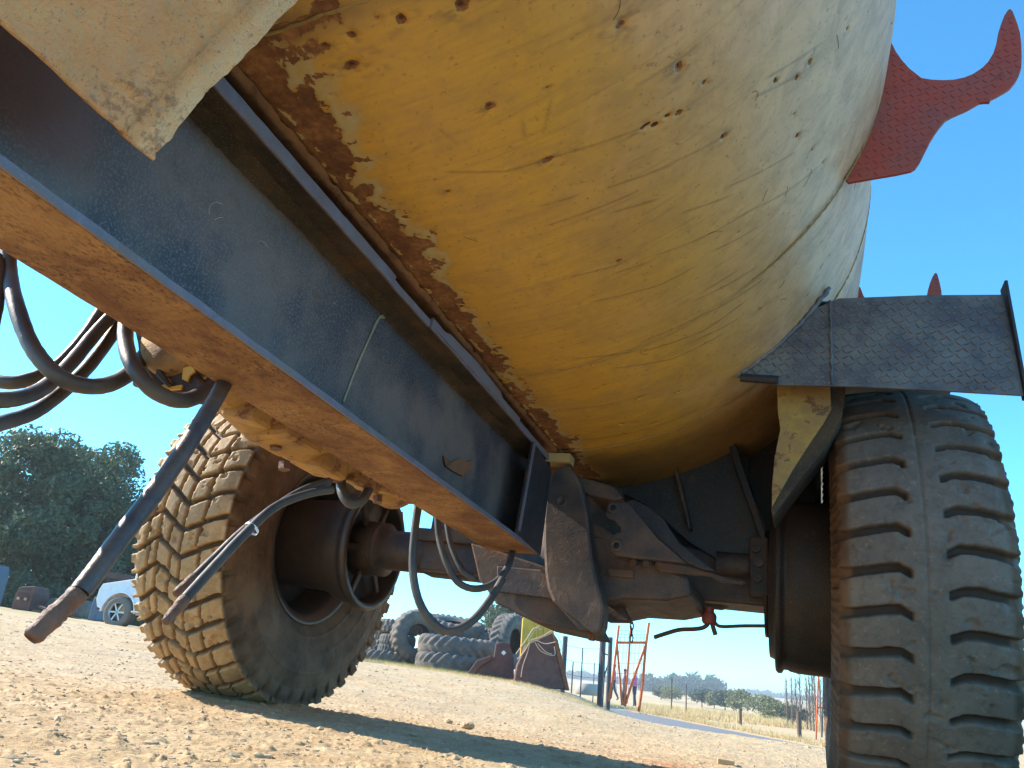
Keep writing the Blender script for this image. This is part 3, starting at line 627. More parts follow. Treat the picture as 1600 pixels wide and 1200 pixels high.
# chalk coloured paint line that kinks down the web
def web_line(pp, w, mat, nm='paint_line'):
    pts = spline([from_px(px, py, x=-.860) for px, py in pp], 5)
    m = MB(); vs = []
    for i, p in enumerate(pts):
        q = pts[min(i+1, len(pts)-1)]-pts[max(i-1, 0)]; n = Vector((0, -q.z, q.y)).normalized()*w*(.7+.5*rnd.random()); vs += [p+n+Vector((0, 0, 0)), p-n]
    n0 = len(vs); vs2 = vs+[v+Vector((.0012, 0, 0)) for v in vs]
    fs = [(2*i, 2*i+1, 2*i+3, 2*i+2) for i in range(len(pts)-1)]; fs += [tuple(a+n0 for a in f) for f in fs]
    return m.add(vs2, fs).build(nm, mat, beam)
M['chalk'] = grimy('chalky_paint', (.30, .25, .16), dirt=(.12, .10, .07), dirt_amt=.5, rust_amt=.15, scale=12, rough=.8)
web_line([(536, 628), (555, 578), (576, 530), (590, 500), (598, 495), (622, 503), (650, 517), (690, 550), (720, 580)], .0035, M['chalk'])
pr = [from_px(px, py, x=-.858) for px, py in [(692, 712), (704, 722), (716, 716), (728, 722), (738, 718), (733, 738), (722, 744), (706, 736), (695, 728)]]
MB().prism(pr, (.003, 0, 0)).build('torn_patch', M['rust'], beam)
# closing plates at the tail of the beam
c1 = [from_px(px, py, x=-.779) for px, py in [(830, 694), (862, 736), (850, 870), (800, 832)]]
MB().prism([(-.779, 2.10, ZB+.016), (-.779, 2.13, ZT-.002), (-.779, 2.335, ZT-.03), (-.779, 2.335, ZB+.002)], (-.012, 0, 0)).build('closing_plate', M['black'], beam, bevel=.002)
MB().box((-.7775, 2.117, (ZB+ZT)/2+.01), (.006, .010, ZT-ZB-.03), Matrix.Rotation(rad(-5.5), 3, 'X')).build('flange_edge', M['edge'], beam)  # front edge of the closing plate, coloured light for the sky on it
MB().box((-.87, 2.325, (ZB+ZT)/2), (.17, .012, ZT-ZB-.01)).build('end_plate', M['black'], beam)
# rusty sole bar between beam and shell
sole = vp(MB().prism([(-.835, -.9, ZT+.012), (-.835, 2.36, ZT+.012), (-.835, 2.36, .90), (-.835, -.9, .90)], (-.012, 0, 0)).build('sole_bar', M['rust'], root))
MB().box((-.80, 2.42, ZT+.035), (.12, .06, .03)).build('packing_block', M['dirtyyellow'], sole)
# dirt caked in the angle below the top flange, darkened for the flange's shadow
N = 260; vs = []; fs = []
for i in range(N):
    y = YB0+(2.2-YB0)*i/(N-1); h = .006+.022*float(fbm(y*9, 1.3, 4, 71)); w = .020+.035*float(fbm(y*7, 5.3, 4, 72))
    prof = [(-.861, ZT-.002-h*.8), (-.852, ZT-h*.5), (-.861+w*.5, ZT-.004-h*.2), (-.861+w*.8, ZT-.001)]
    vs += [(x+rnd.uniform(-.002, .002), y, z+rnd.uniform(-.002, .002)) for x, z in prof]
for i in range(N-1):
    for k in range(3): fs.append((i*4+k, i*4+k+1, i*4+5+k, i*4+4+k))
o = mesh('shaded_caked_dirt', vs, fs, M['cake'], beam, sm=True)
# straws and threads stuck to beam and shell
for k in range(5):
    px, py = (rnd.uniform(230, 760), 0); py = 130+ (px-230)*.95+rnd.uniform(-10, 130)
    p = from_px(px, py, x=-.857)
    if not (ZB+.03 < p.z < ZT-.03): continue
    dy, dz, cv = rnd.uniform(-.012, .012), rnd.uniform(-.012, .012), rnd.uniform(-.4, .4); q = [p+Vector((.0005*j, (dy*math.cos(cv*j)-dz*math.sin(cv*j))*j*.6, (dz*math.cos(cv*j)+dy*math.sin(cv*j))*j*.6)) for j in range(5)]
    MB().tube(q, .00035, 4).build('straw', M['straw'], beam)

# inclined belly plate near the camera
c0, c1_, c2 = from_px(218, 232, y=.53), from_px(438, -2, y=.53), from_px(-4, 45, x=-.765)
low = Vector((-.755, .545, .560)); hi = c1_+ (c1_-c0)*.25
far = Vector((0, -1, 0))
# walk the plate as a grid: u from low edge to high edge, v from far end back behind the camera
nu, nv = 60, 110; G = np.zeros((nu, nv, 3)); dr = np.zeros((nu, nv))
for i in range(nu):
    for j in range(nv):
        u = i/(nu-1); v = (j/(nv-1))**2.4*1.6
        p = Vector((c0.x, .54, c0.z)).lerp(Vector((hi.x, .54, hi.z)), u); p.y -= v
        rag = (float(fbm(u*9, 0, 3, 81))-.5)*.012 if v < .001 else 0
        p.y += rag+(.006 if u < .03 and v < .02 else 0)
        if i == 0: p.z += (float(fbm(v*30, 2, 3, 82))-.5)*.010
        k = 1-abs(v-.034)/.012
        if k > 0: p += Vector((.7, 0, -.7))*(-.006*k)
        if v < .024: p += Vector((.7, 0, -.7))*.004
        p += Vector((.6, 0, -.8))*(float(fbm(u*6, v*9, 3, 83))-.5)*.010
        G[i, j] = p
pl = gridmesh('belly_plate', G, M['dirtyyellow'], root); vp(pl)
so = pl.modifiers.new('solid', 'SOLIDIFY'); so.thickness = .009; so.offset = 0
def mat_splash():
    t = NT('mud_splashed_paint'); n1 = t.noise(4, 6, .6); n2 = t.noise(18, 7, .7, dist=.8); n3 = t.noise(75, 5, .7); v = t.sep(t.co())[1]; n5 = t.noise(9, 6, .75, dist=1.5)
    c = t.mix(t.ramp(n1, [(.36, 0), (.64, 1)]), (.60, .325, .15), (.72, .43, .20))
    c = t.mix(t.math('MULTIPLY', t.ramp(n2, [(.45, 0), (.65, 1)]), .5), c, (.46, .31, .21))
    c = t.mix(t.math('MULTIPLY', t.ramp(n5, [(.56, 0), (.64, 1)]), .45), c, (.52, .33, .12))
    rim = t.ramp(t.math('ADD', v, t.math('MULTIPLY', n3, .012)), [(.515, 0), (.530, 1)])
    c = t.mix(t.math('MULTIPLY', rim, .6), c, (.80, .60, .36))
    tipd = t.n.new('ShaderNodeVectorMath'); tipd.operation = 'DISTANCE'; t.l.new(t.co(), tipd.inputs[0]); tipd.inputs[1].default_value = tuple(from_px(215, 200, y=.52))
    wear = t.ramp(t.math('ADD', tipd.outputs['Value'], t.math('MULTIPLY', n2, -.12)), [(-.04, 1), (.02, 0)])
    c = t.mix(t.math('MULTIPLY', wear, t.math('MULTIPLY', t.ramp(n3, [(.48, 0), (.58, 1)]), .6)), c, (.24, .13, .07))
    c = t.mix(t.math('MULTIPLY', t.ramp(n3, [(.60, 0), (.70, 1)]), .7), c, (.20, .13, .09))
    c = t.mix(t.math('MULTIPLY', t.ramp(t.noise(230, 2, .6), [(.64, 0), (.72, 1)]), .6), c, (.22, .15, .10))
    t.bump(t.math('ADD', t.math('ADD', n2, t.math('MULTIPLY', n3, .5)), n5), 1.0, .012)
    return t.out(c, .8)
M['pltan'] = mat_splash()
pl.data.materials[0] = M['pltan']

# ------------------------------------------------------------------ hitch ring, saddle, axle
M['sad'] = grimy('earth_stained_steel', (.055, .040, .036), dirt=(.15, .09, .055), rust=(.13, .05, .03), dirt_amt=.8, rust_amt=.35, scale=7, rough=.75, speck=.2)
def vplate(name, pp, y, t, mat, parent=root, bevel=.004, ax='y'):
    P = [from_px(px, py, **{ax: y}) for px, py in pp]
    e = {'y': (0, t, 0), 'x': (t, 0, 0), 'z': (0, 0, t)}[ax]
    return vp(MB().prism(P, e).build(name, mat, parent, bevel=bevel))
axle = vp(MB().lathe([(0, .115), (.02, .115), (.022, .085), (.22, .085), (.26, .098), (.62, .102), (.72, .15), (.80, .19), (.95, .19), (1.05, .15), (1.12, .112), (1.45, .112), (1.50, .092), (1.60, .092)], (-1.73, AX, AZ_), (1, 0, 0), 40).build('axle', M['axle'], root))
# squared sleeves on the axle casing
MB().box((-.42, AX-.02, AZ_-.005), (.62, .20, .19)).build('axle_sleeve', M['axle'], axle, bevel=.012)
MB().box((-1.28, AX-.02, AZ_), (.40, .19, .17)).build('axle_sleeve', M['axle'], axle, bevel=.012)
MB().box((-1.30, AX-.14, AZ_+.05), (.42, .05, .05)).build('brake_line_bar', M['sad'], axle, bevel=.006)
def vsub(name, pp, y, t, mat, parent, bevel=.004, ax='y'):
    P = [from_px(px, py, **{ax: y}) for px, py in pp]
    return MB().prism(P, {'y': (0, t, 0), 'x': (t, 0, 0), 'z': (0, 0, t)}[ax]).build(name, mat, parent, bevel=bevel)
Z6 = lambda *q: [(760+x/3, 640+y/3) for x, y in q]
hitch = vplate('hitch_plate', Z6((385, 258), (340, 266), (303, 300), (280, 380), (266, 500), (266, 640), (272, 760), (285, 840), (310, 900), (400, 975), (500, 1052), (530, 1050), (545, 1010), (552, 920), (535, 850), (515, 780), (500, 700), (488, 600), (476, 500), (460, 410), (438, 340), (412, 290)), 2.40, .08, M['axle'], bevel=.026)
vsub('rib_plate', Z6((385, 300), (440, 316), (600, 366), (640, 415), (600, 425), (480, 400), (400, 345)), 2.44, .22, M['sad'], hitch)
vsub('throat_plate', Z6((400, 300), (640, 370), (660, 600), (430, 620)), 2.74, .02, M['under'], hitch)
MB().lathe([(0, .001), (0, .012), (.004, .014), (.004, .018), (-.004, .020)], from_px(877, 783, y=2.398), (0, -1, 0), 18).build('grease_plug', M['axle'], hitch)
sb0 = vplate('saddle_box', Z6((412, 500), (450, 503), (530, 535), (600, 585), (620, 680), (700, 705), (790, 715), (950, 780), (960, 872), (840, 895), (650, 885), (548, 905), (470, 832), (405, 760)), 2.49, .46, M['axle'], bevel=.014)
for q in (((455, 520), (520, 545), (545, 600), (470, 590)), ((560, 740), (690, 750), (690, 790), (575, 780))): vsub('wear_pad', Z6(*q), 2.478, .014, M['sad'], sb0)
for px, py in ((990, 880), (1010, 882), (1030, 884), (925, 830), (925, 862)): MB().lathe([(0, .012), (.012, .012), (.012, .001)], from_px(px, py, y=2.488), (0, -1, 0), 6, sm=False).build('bolt_head', M['axle'], sb0)
sb = vplate('under_box', [(735, 848), (770, 858), (848, 884), (882, 905), (924, 988), (905, 986), (830, 970), (776, 943), (748, 905)], 2.46, .30, M['sad'], bevel=.006)
vsub('stiffener', [(776, 884), (845, 890), (890, 925), (922, 985), (906, 985), (860, 935), (776, 925)], 2.44, .016, M['axle'], sb)
vplate('tail_lug', Z6((548, 905), (610, 900), (640, 930), (676, 992), (560, 990), (546, 940)), 2.62, .06, M['sad'])
vplate('peg', [(919, 988), (928, 989), (927, 1001), (919, 1000)], 2.5, .02, M['rust'], bevel=.001)
# clevis cheeks
cl = vplate('clevis_cheek', Z6((560, 470), (572, 442), (600, 430), (650, 430), (680, 455), (800, 600), (940, 720), (900, 715), (690, 695), (600, 680), (573, 650), (573, 610), (600, 580), (625, 570), (628, 552), (602, 522), (572, 508), (560, 490)), 2.34, .022, M['axle'], bevel=.006)
for px, py in ((958, 793), (963, 852)):
    c = from_px(px, py, y=2.335); MB().lathe([(0, .001), (0, .009), (.012, .009)], c, (0, 1, 0), 14).build('pin_bore', M['darkhole'], cl)
    MB().lathe([(-.001, .009), (-.005, .017), (.001, .019), (.004, .019)], c, (0, 1, 0), 20).build('boss', M['axle'], cl)
vplate('clevis_cheek', Z6((640, 430), (690, 418), (770, 460), (830, 510), (900, 620), (1080, 760), (1010, 750), (940, 718), (800, 600)), 2.45, .022, M['black'], bevel=.006)
vplate('tie_plate', Z6((790, 712), (860, 720), (960, 735), (1060, 765), (1150, 796), (1215, 806), (1200, 813), (1100, 803), (1040, 775), (870, 765), (815, 760)), 2.47, .03, M['sad'], bevel=.004)
# dark bolster between axle and shell
bo = vp(MB().box((-.85, 3.02, .78), (1.30, .10, .44)).build('bolster', M['black'], root))
gs = vplate('gusset', [(905, 735), (960, 712), (1040, 692), (1132, 655), (1162, 740), (1192, 835), (1196, 870), (1130, 880), (1080, 850), (1010, 790)], 2.86, .012, M['black'])
vsub('stiffener', [(1048, 716), (1052, 716), (1066, 760), (1078, 815), (1080, 826), (1076, 826), (1070, 800), (1058, 756)], 2.80, .05, M['axle'], gs)
vsub('edge_bar', [(1126, 655), (1136, 652), (1160, 725), (1196, 830), (1196, 850), (1188, 842), (1152, 740)], 2.80, .05, M['black'], gs)
vplate('side_plate', [(1132, 655), (1215, 625), (1215, 800), (1200, 840), (1165, 740)], 3.04, .012, M['black'])
vplate('spring_pad', [(1170, 838), (1200, 838), (1203, 930), (1172, 928)], 2.80, .18, M['axle'], bevel=.008)
cyl = vp(MB().tube([from_px(1120, 880, y=2.86), from_px(1172, 884, y=2.86)], .042, 24).build('brake_chamber', M['axle'], root))
for k, (px, py) in enumerate(((1182, 858), (1186, 880), (1184, 904), (1040, 888), (1012, 884))):
    vp(MB().lathe([(0, .016), (.014, .016), (.014, .001)], from_px(px, py, y=2.79 if k < 3 else 2.5), (0, -1, 0), 6, sm=False).build('bolt_head', M['axle'], root))
# cable and grease nipple under the axle
hang = vp(MB().tube(spline([from_px(px, py, y=2.9) for px, py in ((1108, 950), (1108, 960), (1110, 968))]), .018, 10).build('red_clamp', M['red'], root))
for P, r in (([(1022, 996), (1040, 990), (1062, 984), (1085, 983), (1100, 980), (1107, 972), (1104, 958)], .0075), ([(1112, 960), (1113, 975), (1118, 992)], .008), ([(1112, 962), (1118, 974), (1128, 979), (1160, 978), (1196, 978)], .006)):
    MB().tube(spline([from_px(px, py, y=2.9) for px, py in P]), r, 8).build('rusty_rod', M['fitting'], hang)
MB().lathe([(-.02, .02), (-.01, .026), (.01, .026), (.02, .02)], from_px(1108, 966, y=2.9), (0, 0, 1), 12).build('clamp_band', M['red'], hang)

# ------------------------------------------------------------------ wheels
def chaikin(P, k=2):
    P = np.array(P, float)
    for _ in range(k):
        Q = [P[0]]
        for a, b in zip(P, P[1:]): Q += [a*.75+b*.25, a*.25+b*.75]
        Q.append(P[-1]); P = np.array(Q)
    return P
def tyre_mesh(name, cx, prof, R, N1, ns, fn, mat, parent, squash=.018, gz=-.175):
    P = chaikin(prof, 3); L = np.r_[0, np.cumsum(np.hypot(*np.diff(P, axis=0).T))]
    s = np.linspace(0, L[-1], ns); a = np.interp(s, L, P[:, 0]); r = np.interp(s, L, P[:, 1])
    da = np.gradient(a); dr_ = np.gradient(r); n = np.hypot(da, dr_); na, nr = -dr_/n, da/n
    sgn = np.sign(nr[ns//2]); na, nr = na*sgn, nr*sgn
    th = np.linspace(0, 2*math.pi, N1, endpoint=False); TH, A_ = np.meshgrid(th, a, indexing='ij'); SC = np.interp(s, [0, L[-1]], [-L[-1]/2, L[-1]/2])[None, :]+0*TH
    h, lug, side = fn(TH*R, A_, SC, np.meshgrid(th, r, indexing='ij')[1])
    h = h+(fbm(TH*R*25, SC*25, 3, 5)-.5)*.003
    AA = a[None, :]+na[None, :]*h; RR_ = r[None, :]+nr[None, :]*h
    # theta 0 faces the camera (-y), increasing upward
    X = cx+AA; Yv = AX-RR_*np.cos(TH); Z = AZ_+RR_*np.sin(TH)
    low = np.clip((gz+.002)-Z, 0, 1); Z = Z+low; X = X+np.sign(AA)*low*.5
    return gridmesh(name, np.stack([X, Yv, Z], -1), mat, parent, wrap_u=True, attrs={'lug': lug, 'side': side})
RW = .690
CIRC = 2*math.pi*RW
def tread_left(u, a, sc, r):
    N = 44; p = CIRC/N
    zz = np.interp(a, [-.25, -.19, -.085, .030, .19, .25], [-.025, -.01, .058, -.016, .052, .066])
    q = (u-zz)/p; row = np.floor(q); f = q-row; e = np.minimum(f, 1-f)*p+(fbm(u*45, a*45, 3, 201)-.5)*.007
    m = smooth(.0080, .0125, e)
    odd = (row % 2)
    off = .012*odd
    for b in (-.138, -.085, -.028, .030, .105):
        bb = b+(off if abs(b-.030) > .001 and abs(b+.085) > .001 else 0)+(f-.5)*.010
        m = m*smooth(.0040, .0080, np.abs(a-bb)+(fbm(u*50, a*50, 2, 202)-.5)*.005)
    edge = smooth(.200, .192, np.abs(a))*smooth(.60, .63, r)
    m = m*edge
    # shoulder bars, one per two rows
    q2 = (u-np.interp(np.abs(a), [.18, .26], [.02, .035])*1)/(p); f2 = q2-np.floor(q2); m2 = smooth(.16, .24, f2)*smooth(.98, .90, f2)*smooth(.186, .196, np.abs(a))*(r > .615)*smooth(.60, .66, r)
    side = np.maximum(smooth(.190, .200, np.abs(a)), smooth(.63, .60, r))
    rings = .003*np.exp(-((r-.47)/.006)**2)+.002*np.exp(-((r-.55)/.004)**2)+.003*np.exp(-((r-.40)/.005)**2)
    return m*(.024+.005*fbm(u*9, a*9, 2, 203))+m2*.018+rings-.012*smooth(.66, .78, fbm(u*28, a*28, 3, 204))*m, m, side
def tread_right(u, a, sc, r):
    N = 40; p = CIRC/N; m = np.ones_like(u)
    for sg, ph0 in ((-1, 0.0), (1, .45)):
        x = a*sg                      # distance outwards on this half
        inner = .040 if sg < 0 else .045
        curve = np.interp(x, [.02, inner+.006, inner+.030, .11, .165, .20], [-.014, -.008, .004, .006, -.002, -.012] if sg > 0 else [-.016, -.008, .006, .0, -.012, -.02])
        q = (u-curve)/p+ph0; f = q-np.floor(q); e = np.abs(f-.5)*p+(fbm(u*40, a*40, 3, 211)-.5)*.006
        wdt = np.interp(x, [.04, .185, .22], [.0135, .0160, .022])
        slot = (1-smooth(wdt*.55, wdt*1.05, e))*smooth(inner-.004, inner+.004, x)
        m = m*(1-slot)
    m = m*(1-.35*np.exp(-((a+.004)/.0018)**2))
    side = np.maximum(smooth(.178, .192, np.abs(a)), smooth(.60, .57, r)); m = m*(r > .58)
    h = m*.021*(1-smooth(.20, .22, np.abs(a))*(1))
    h = h+(1-smooth(.04, .012, np.abs(np.abs(a)-.21)))*0
    q = u/(p/3); f = q-np.floor(q); rib = .004*smooth(.2, .5, f)*smooth(.9, .6, f)*(r > .57)*(r < .655)
    h = h-.008*smooth(.64, .76, fbm(u*22, a*22, 4, 212))*m+(fbm(u*6, a*6, 3, 213)-.5)*.006*m
    return h+rib+.003*np.exp(-((r-.47)/.006)**2), m, side
LX, RX = -2.225, .312
wl_ = vp(empty('wheel', parent=root)); wr_ = vp(empty('wheel', parent=root))
tag(wl_, 'far wheel with chevron block tread dusted tan'); tag(wr_, 'near wheel with worn slotted road tread')
prL = [(-.165, .335), (-.20, .38), (-.232, .46), (-.236, .55), (-.222, .62), (-.197, .660), (-.165, .674), (-.08, .679), (0, .680), (.08, .679), (.165, .674), (.197, .660), (.222, .62), (.236, .55), (.232, .46), (.20, .38), (.165, .335)]
prR = [(-.150, .335), (-.19, .38), (-.228, .46), (-.238, .55), (-.228, .615), (-.205, .655), (-.170, .672), (-.08, .681), (0, .684), (.08, .681), (.170, .672), (.205, .655), (.228, .615), (.238, .55), (.228, .46), (.19, .38), (.150, .335)]
tyre_mesh('tyre', LX, prL, RW, 1250, 250, tread_left, M['tyre_l'], wl_)
tyre_mesh('tyre', RX, prR, RW, 1250, 240, tread_right, M['tyre_r'], wr_)
# rims; +x is the inner side of the far wheel, -x of the near one
for (cx, sg, w, par) in ((LX, 1, .165, wl_), (RX, -1, .150, wr_)):
    MB().lathe([(-w-.012, .352), (-w-.016, .342), (-w, .325), (-w+.05, .315), (0, .295), (w-.06, .305), (w-.03, .318), (w-.012, .322), (w-.005, .345), (w+.012, .356), (w+.020, .350), (w+.014, .338), (w-.002, .312), (w-.05, .296), (0, .285)], (cx, AX, AZ_), (sg, 0, 0), 72).build('rim', M['rim'], par)
    MB().lathe([(-.02, .001), (-.02, .29), (0, .292), (.0, .001)], (cx, AX, AZ_), (sg, 0, 0), 48).build('wheel_disc', M['rim'], par)
# far brake drum with its open ring, backing, spider and bolts
MB().lathe([(.02, .195), (.10, .195), (.24, .200), (.30, .212), (.34, .238), (.40, .242), (.425, .242), (.43, .258), (.445, .264), (.462, .262), (.468, .254), (.466, .236), (.456, .232), (.40, .226), (.385, .218), (.38, .05)], (LX, AX, AZ_), (1, 0, 0), 96).build('brake_drum', M['rim'], wl_)
hub = MB().lathe([(.36, .001), (.36, .12), (.46, .118), (.49, .108), (.50, .10), (.50, .001)], (LX, AX, AZ_), (1, 0, 0), 40).build('hub', M['drum'], wl_)
fl = vp(MB().lathe([(0, .105), (.018, .105), (.022, .098), (.022, .001)], (-1.765, AX, AZ_), (1, 0, 0), 36).build('axle_flange', M['axle'], root))
for k in range(10):
    w = 2*math.pi*k/10+.2
    MB().lathe([(0, .013), (.016, .013), (.016, .001)], (-1.743, AX+.088*math.cos(w), AZ_+.088*math.sin(w)), (1, 0, 0), 6, sm=False).build('bolt_head', M['axle'], fl)
for k in range(6):
    w = 2*math.pi*k/6-.9; d = Vector((0, math.cos(w), math.sin(w))); c = Vector((LX+.42, AX, AZ_)); n = Vector((0, -math.sin(w), math.cos(w)))
    MB().prism([c+d*.10+n*.016, c+d*.215+n*.010, c+d*.215-n*.010, c+d*.10-n*.016], (.02, 0, 0)).build('brake_spider_arm', M['axle'], fl, bevel=.004)
# near brake drum
MB().lathe([(.03, .30), (.28, .300), (.30, .300), (.325, .296), (.332, .292), (.345, .292), (.352, .305), (.365, .305), (.372, .298), (.374, .262), (.392, .255), (.395, .10)], (RX-.03, AX, AZ_), (-1, 0, 0), 96).build('brake_drum', M['drum'], wr_)
MB().lathe([(.396, .10), (.396, .19), (.408, .19), (.408, .02)], (RX-.03, AX, AZ_), (-1, 0, 0), 48).build('backing_plate', M['drum'], wr_)
vp(MB().box((RX-.40, AX-.02, AZ_-.14), (.03, .12, .15)).build('caliper_bracket', M['drum'], root, bevel=.006))

# ------------------------------------------------------------------ gearbox hanging behind the beam, and the hoses
gx = -1.10
gb = vp(MB().lathe([(0, .001), (0, .07), (.03, .085), (.06, .075), (.10, .065), (.18, .065), (.22, .085), (.30, .098), (.46, .10), (.56, .094), (.66, .08), (.80, .072), (.86, .085), (.93, .085), (.95, .06), (.95, .001)], (gx, .98, .535), (0, 1, 0.0), 30).build('gearbox', M['gear'], root))
def lump(c, d, nm='casting_lump', mat='gear'):
    MB().box(c, d, Matrix.Rotation(rnd.uniform(-.3, .3), 3, 'Y')).build(nm, M[mat], gb, bevel=.012)
for c, d in (((gx+.03, 1.33, .49), (.12, .14, .11)), ((gx+.02, 1.50, .47), (.10, .12, .08)), ((gx+.04, 1.66, .49), (.09, .10, .09)), ((gx+.05, 1.86, .50), (.08, .10, .07)), ((gx+.04, 1.20, .52), (.10, .05, .16)), ((gx+.03, 1.42, .52), (.14, .03, .15)), ((gx+.03, 1.75, .52), (.12, .03, .13)), ((gx+.06, 1.58, .53), (.06, .28, .03)), ((gx+.06, 1.30, .56), (.05, .30, .04))): lump(c, d)
for px, py in ((445, 722), (432, 690), (528, 742), (470, 668), (590, 775)):
    MB().lathe([(0, .014), (.018, .014), (.018, .001)], from_px(px, py, x=gx+.02), (0.2, 0, -1), 6, sm=False).build('bolt_head', M['fitting'], gb)
# yoke with flaking orange paint
yk = vp(MB().prism([from_px(px, py, y=1.0) for px, py in ((226, 540), (258, 545), (318, 598), (316, 610), (290, 618), (262, 616), (238, 602), (226, 580))], (0, .05, 0)).build('yoke', M['axle'], root, bevel=.012))
MB().prism([from_px(px, py, y=.992) for px, py in ((286, 575), (300, 571), (304, 580), (296, 586), (292, 596), (284, 592))], (0, .004, 0)).build('orange_paint_patch', M['paintyellow'], yk)
MB().prism([from_px(px, py, y=.992) for px, py in ((256, 586), (264, 592), (268, 604), (284, 601), (282, 608), (262, 609), (246, 604), (258, 600))], (0, .004, 0)).build('orange_paint_patch', M['paintyellow'], yk)
MB().prism([from_px(px, py, y=.985) for px, py in ((248, 548), (256, 550), (252, 580), (266, 600), (260, 604), (242, 585))], (0, .01, 0)).build('yoke_rib', M['axle'], yk, bevel=.003)
def hose(pp, r, name='hydraulic_hose', mat='hose', k=8, n=14, jit=.03, fit=None):
    r = r*1.1
    """pp: (px, py, y) with y the distance along the tanker"""
    P = spline([from_px(a, b, y=c) for a, b, c in pp], k)
    rs = [r*(1+rnd.uniform(-jit, jit)) for _ in P]
    return vp(MB().tube(P, rs, n).build(name, M[mat], root))
hose([(14, 360, .82), (14, 420, .82), (26, 480, .80), (52, 545, .80), (95, 590, .82), (145, 604, .86), (190, 592, .92), (222, 560, 1.0), (250, 520, 1.06)], .0125)
hose([(200, 480, .95), (196, 530, .92), (208, 572, .90), (240, 610, .92), (285, 626, .96), (322, 610, 1.02), (345, 580, 1.08)], .0125)
hose([(190, 478, 1.0), (150, 520, .96), (110, 568, .90), (70, 605, .84), (30, 622, .78), (-20, 626, .72)], .0115)
hose([(196, 492, 1.02), (160, 545, .98), (120, 592, .92), (60, 640, .84), (0, 662, .76), (-40, 672, .7)], .0110)
hose([(-30, 592, .95), (20, 598, .97), (60, 588, 1.0), (90, 572, 1.03), (130, 530, 1.06), (170, 470, 1.1)], .0125)
hose([(-4, 400, .8), (0, 440, .8), (-3, 478, .8), (-12, 520, .8)], .008)
hose([(205, 478, 1.0), (222, 520, 1.0), (226, 560, 1.02), (216, 600, 1.06)], .010)
# fat pipe that hangs down to a rusted end fitting
hp = hose([(352, 596, .98), (330, 635, .95), (290, 700, .90), (240, 772, .85), (190, 838, .81), (150, 893, .78), (125, 925, .765)], .0125, 'drain_pipe', 'pipe', k=10, n=18)
e0, e1 = from_px(125, 925, y=.765), from_px(62, 984, y=.735); ed = (e1-e0)
MB().lathe([(0, .0120), (.004, .0138), (.010, .0134), (.012, .0122), (.030, .0126), (.034, .0142), (.038, .0128), (.042, .0146), (.048, .0130), (.060, .0122), (.066, .0132), (.070, .0118), (.074, .0088), (.060, .0080), (.059, .001)], e0, ed, 20).build('end_fitting', M['fitting'], hp)
# the pair of thin pipes across the far tyre
for pp, tip in (([(520, 765, 1.45), (480, 772, 1.40), (430, 792, 1.32), (385, 832, 1.24), (335, 885, 1.16), (290, 935, 1.09)], (258, 972, 1.05)), ([(515, 752, 1.46), (470, 768, 1.40), (420, 800, 1.33), (380, 830, 1.27), (340, 868, 1.22), (305, 902, 1.17)], (274, 928, 1.13))):
    h_ = hose(pp, .0085, 'brake_hose', 'hose', n=12)
    a, b, c = pp[-1]; e0 = from_px(a, b, y=c); e1 = from_px(tip[0], tip[1], y=tip[2]); L = (e1-e0).length
    MB().lathe([(0, .0085), (.004, .0105), (L*.35, .0105), (L*.38, .0085), (L*.5, .0095), (L*.85, .0085), (L*.9, .0070), (L, .0065), (L, .001)], e0, e1-e0, 14).build('end_fitting', M['fitting'], h_)
hose([(533, 735, 1.62), (534, 765, 1.6), (545, 785, 1.6), (562, 784, 1.62), (574, 768, 1.66), (580, 745, 1.7)], .0115, n=12)
hose([(656, 775, 1.95), (648, 830, 1.95), (645, 890, 1.95), (655, 940, 1.96), (678, 975, 1.98), (705, 986, 2.0), (738, 970, 2.04), (765, 938, 2.1), (785, 905, 2.16)], .0105, n=12)
hose([(683, 800, 2.1), (686, 840, 2.1), (698, 880, 2.1), (716, 910, 2.12), (745, 920, 2.16), (776, 908, 2.2), (796, 880, 2.26), (802, 850, 2.3)], .0095, n=12)
hose([(696, 800, 2.2), (704, 850, 2.2), (722, 890, 2.2), (742, 905, 2.22)], .0085, n=10)
hose([(682, 812, 2.15), (690, 860, 2.15), (706, 895, 2.16)], .004, 'brake_cable', 'rust', n=8)
# cable tie on the pair
vp(MB().lathe([(-.003, .016), (.003, .016)], from_px(393, 826, y=1.26), from_px(380, 838, y=1.25)-from_px(400, 818, y=1.27), 12).build('cable_tie', M['white'], root))
# ------------------------------------------------------------------ yard and country behind
def rock(r, n=8, seed=0, flat=.6):
    R_ = random.Random(seed); bm = bmesh.new(); bmesh.ops.create_icosphere(bm, subdivisions=1, radius=1)
    vs = [(v.co.x*r*R_.uniform(.7, 1.2), v.co.y*r*R_.uniform(.7, 1.2), v.co.z*r*flat*R_.uniform(.7, 1.2)) for v in bm.verts]
    fs = [tuple(v.index for v in f.verts) for f in bm.faces]; bm.free(); return vs, fs
protos = [rock(1, seed=i) for i in range(12)]
pe = MB(); R2 = random.Random(11)
gd = [(1.2*math.exp(R2.random()*2.5), rad(R2.uniform(-44, 46))) for k in range(9000)]
gz_ = terrain(np.array([d*math.sin(a) for d, a in gd]), np.array([d*math.cos(a) for d, a in gd]), True)
for k, (d, a) in enumerate(gd):
    x, y = d*math.sin(a), d*math.cos(a)
    s = R2.uniform(.0015, .005)*(1+d*.22)*(2.2 if R2.random() < .04 else 1); vs, fs = protos[R2.randrange(12)]; c, sn = math.cos(R2.random()*6.28), math.sin(R2.random()*6.28)
    z = float(gz_[k])
    pe.add([(x+(v[0]*c-v[1]*sn)*s, y+(v[0]*sn+v[1]*c)*s, z+v[2]*s) for v in vs], fs, 0)
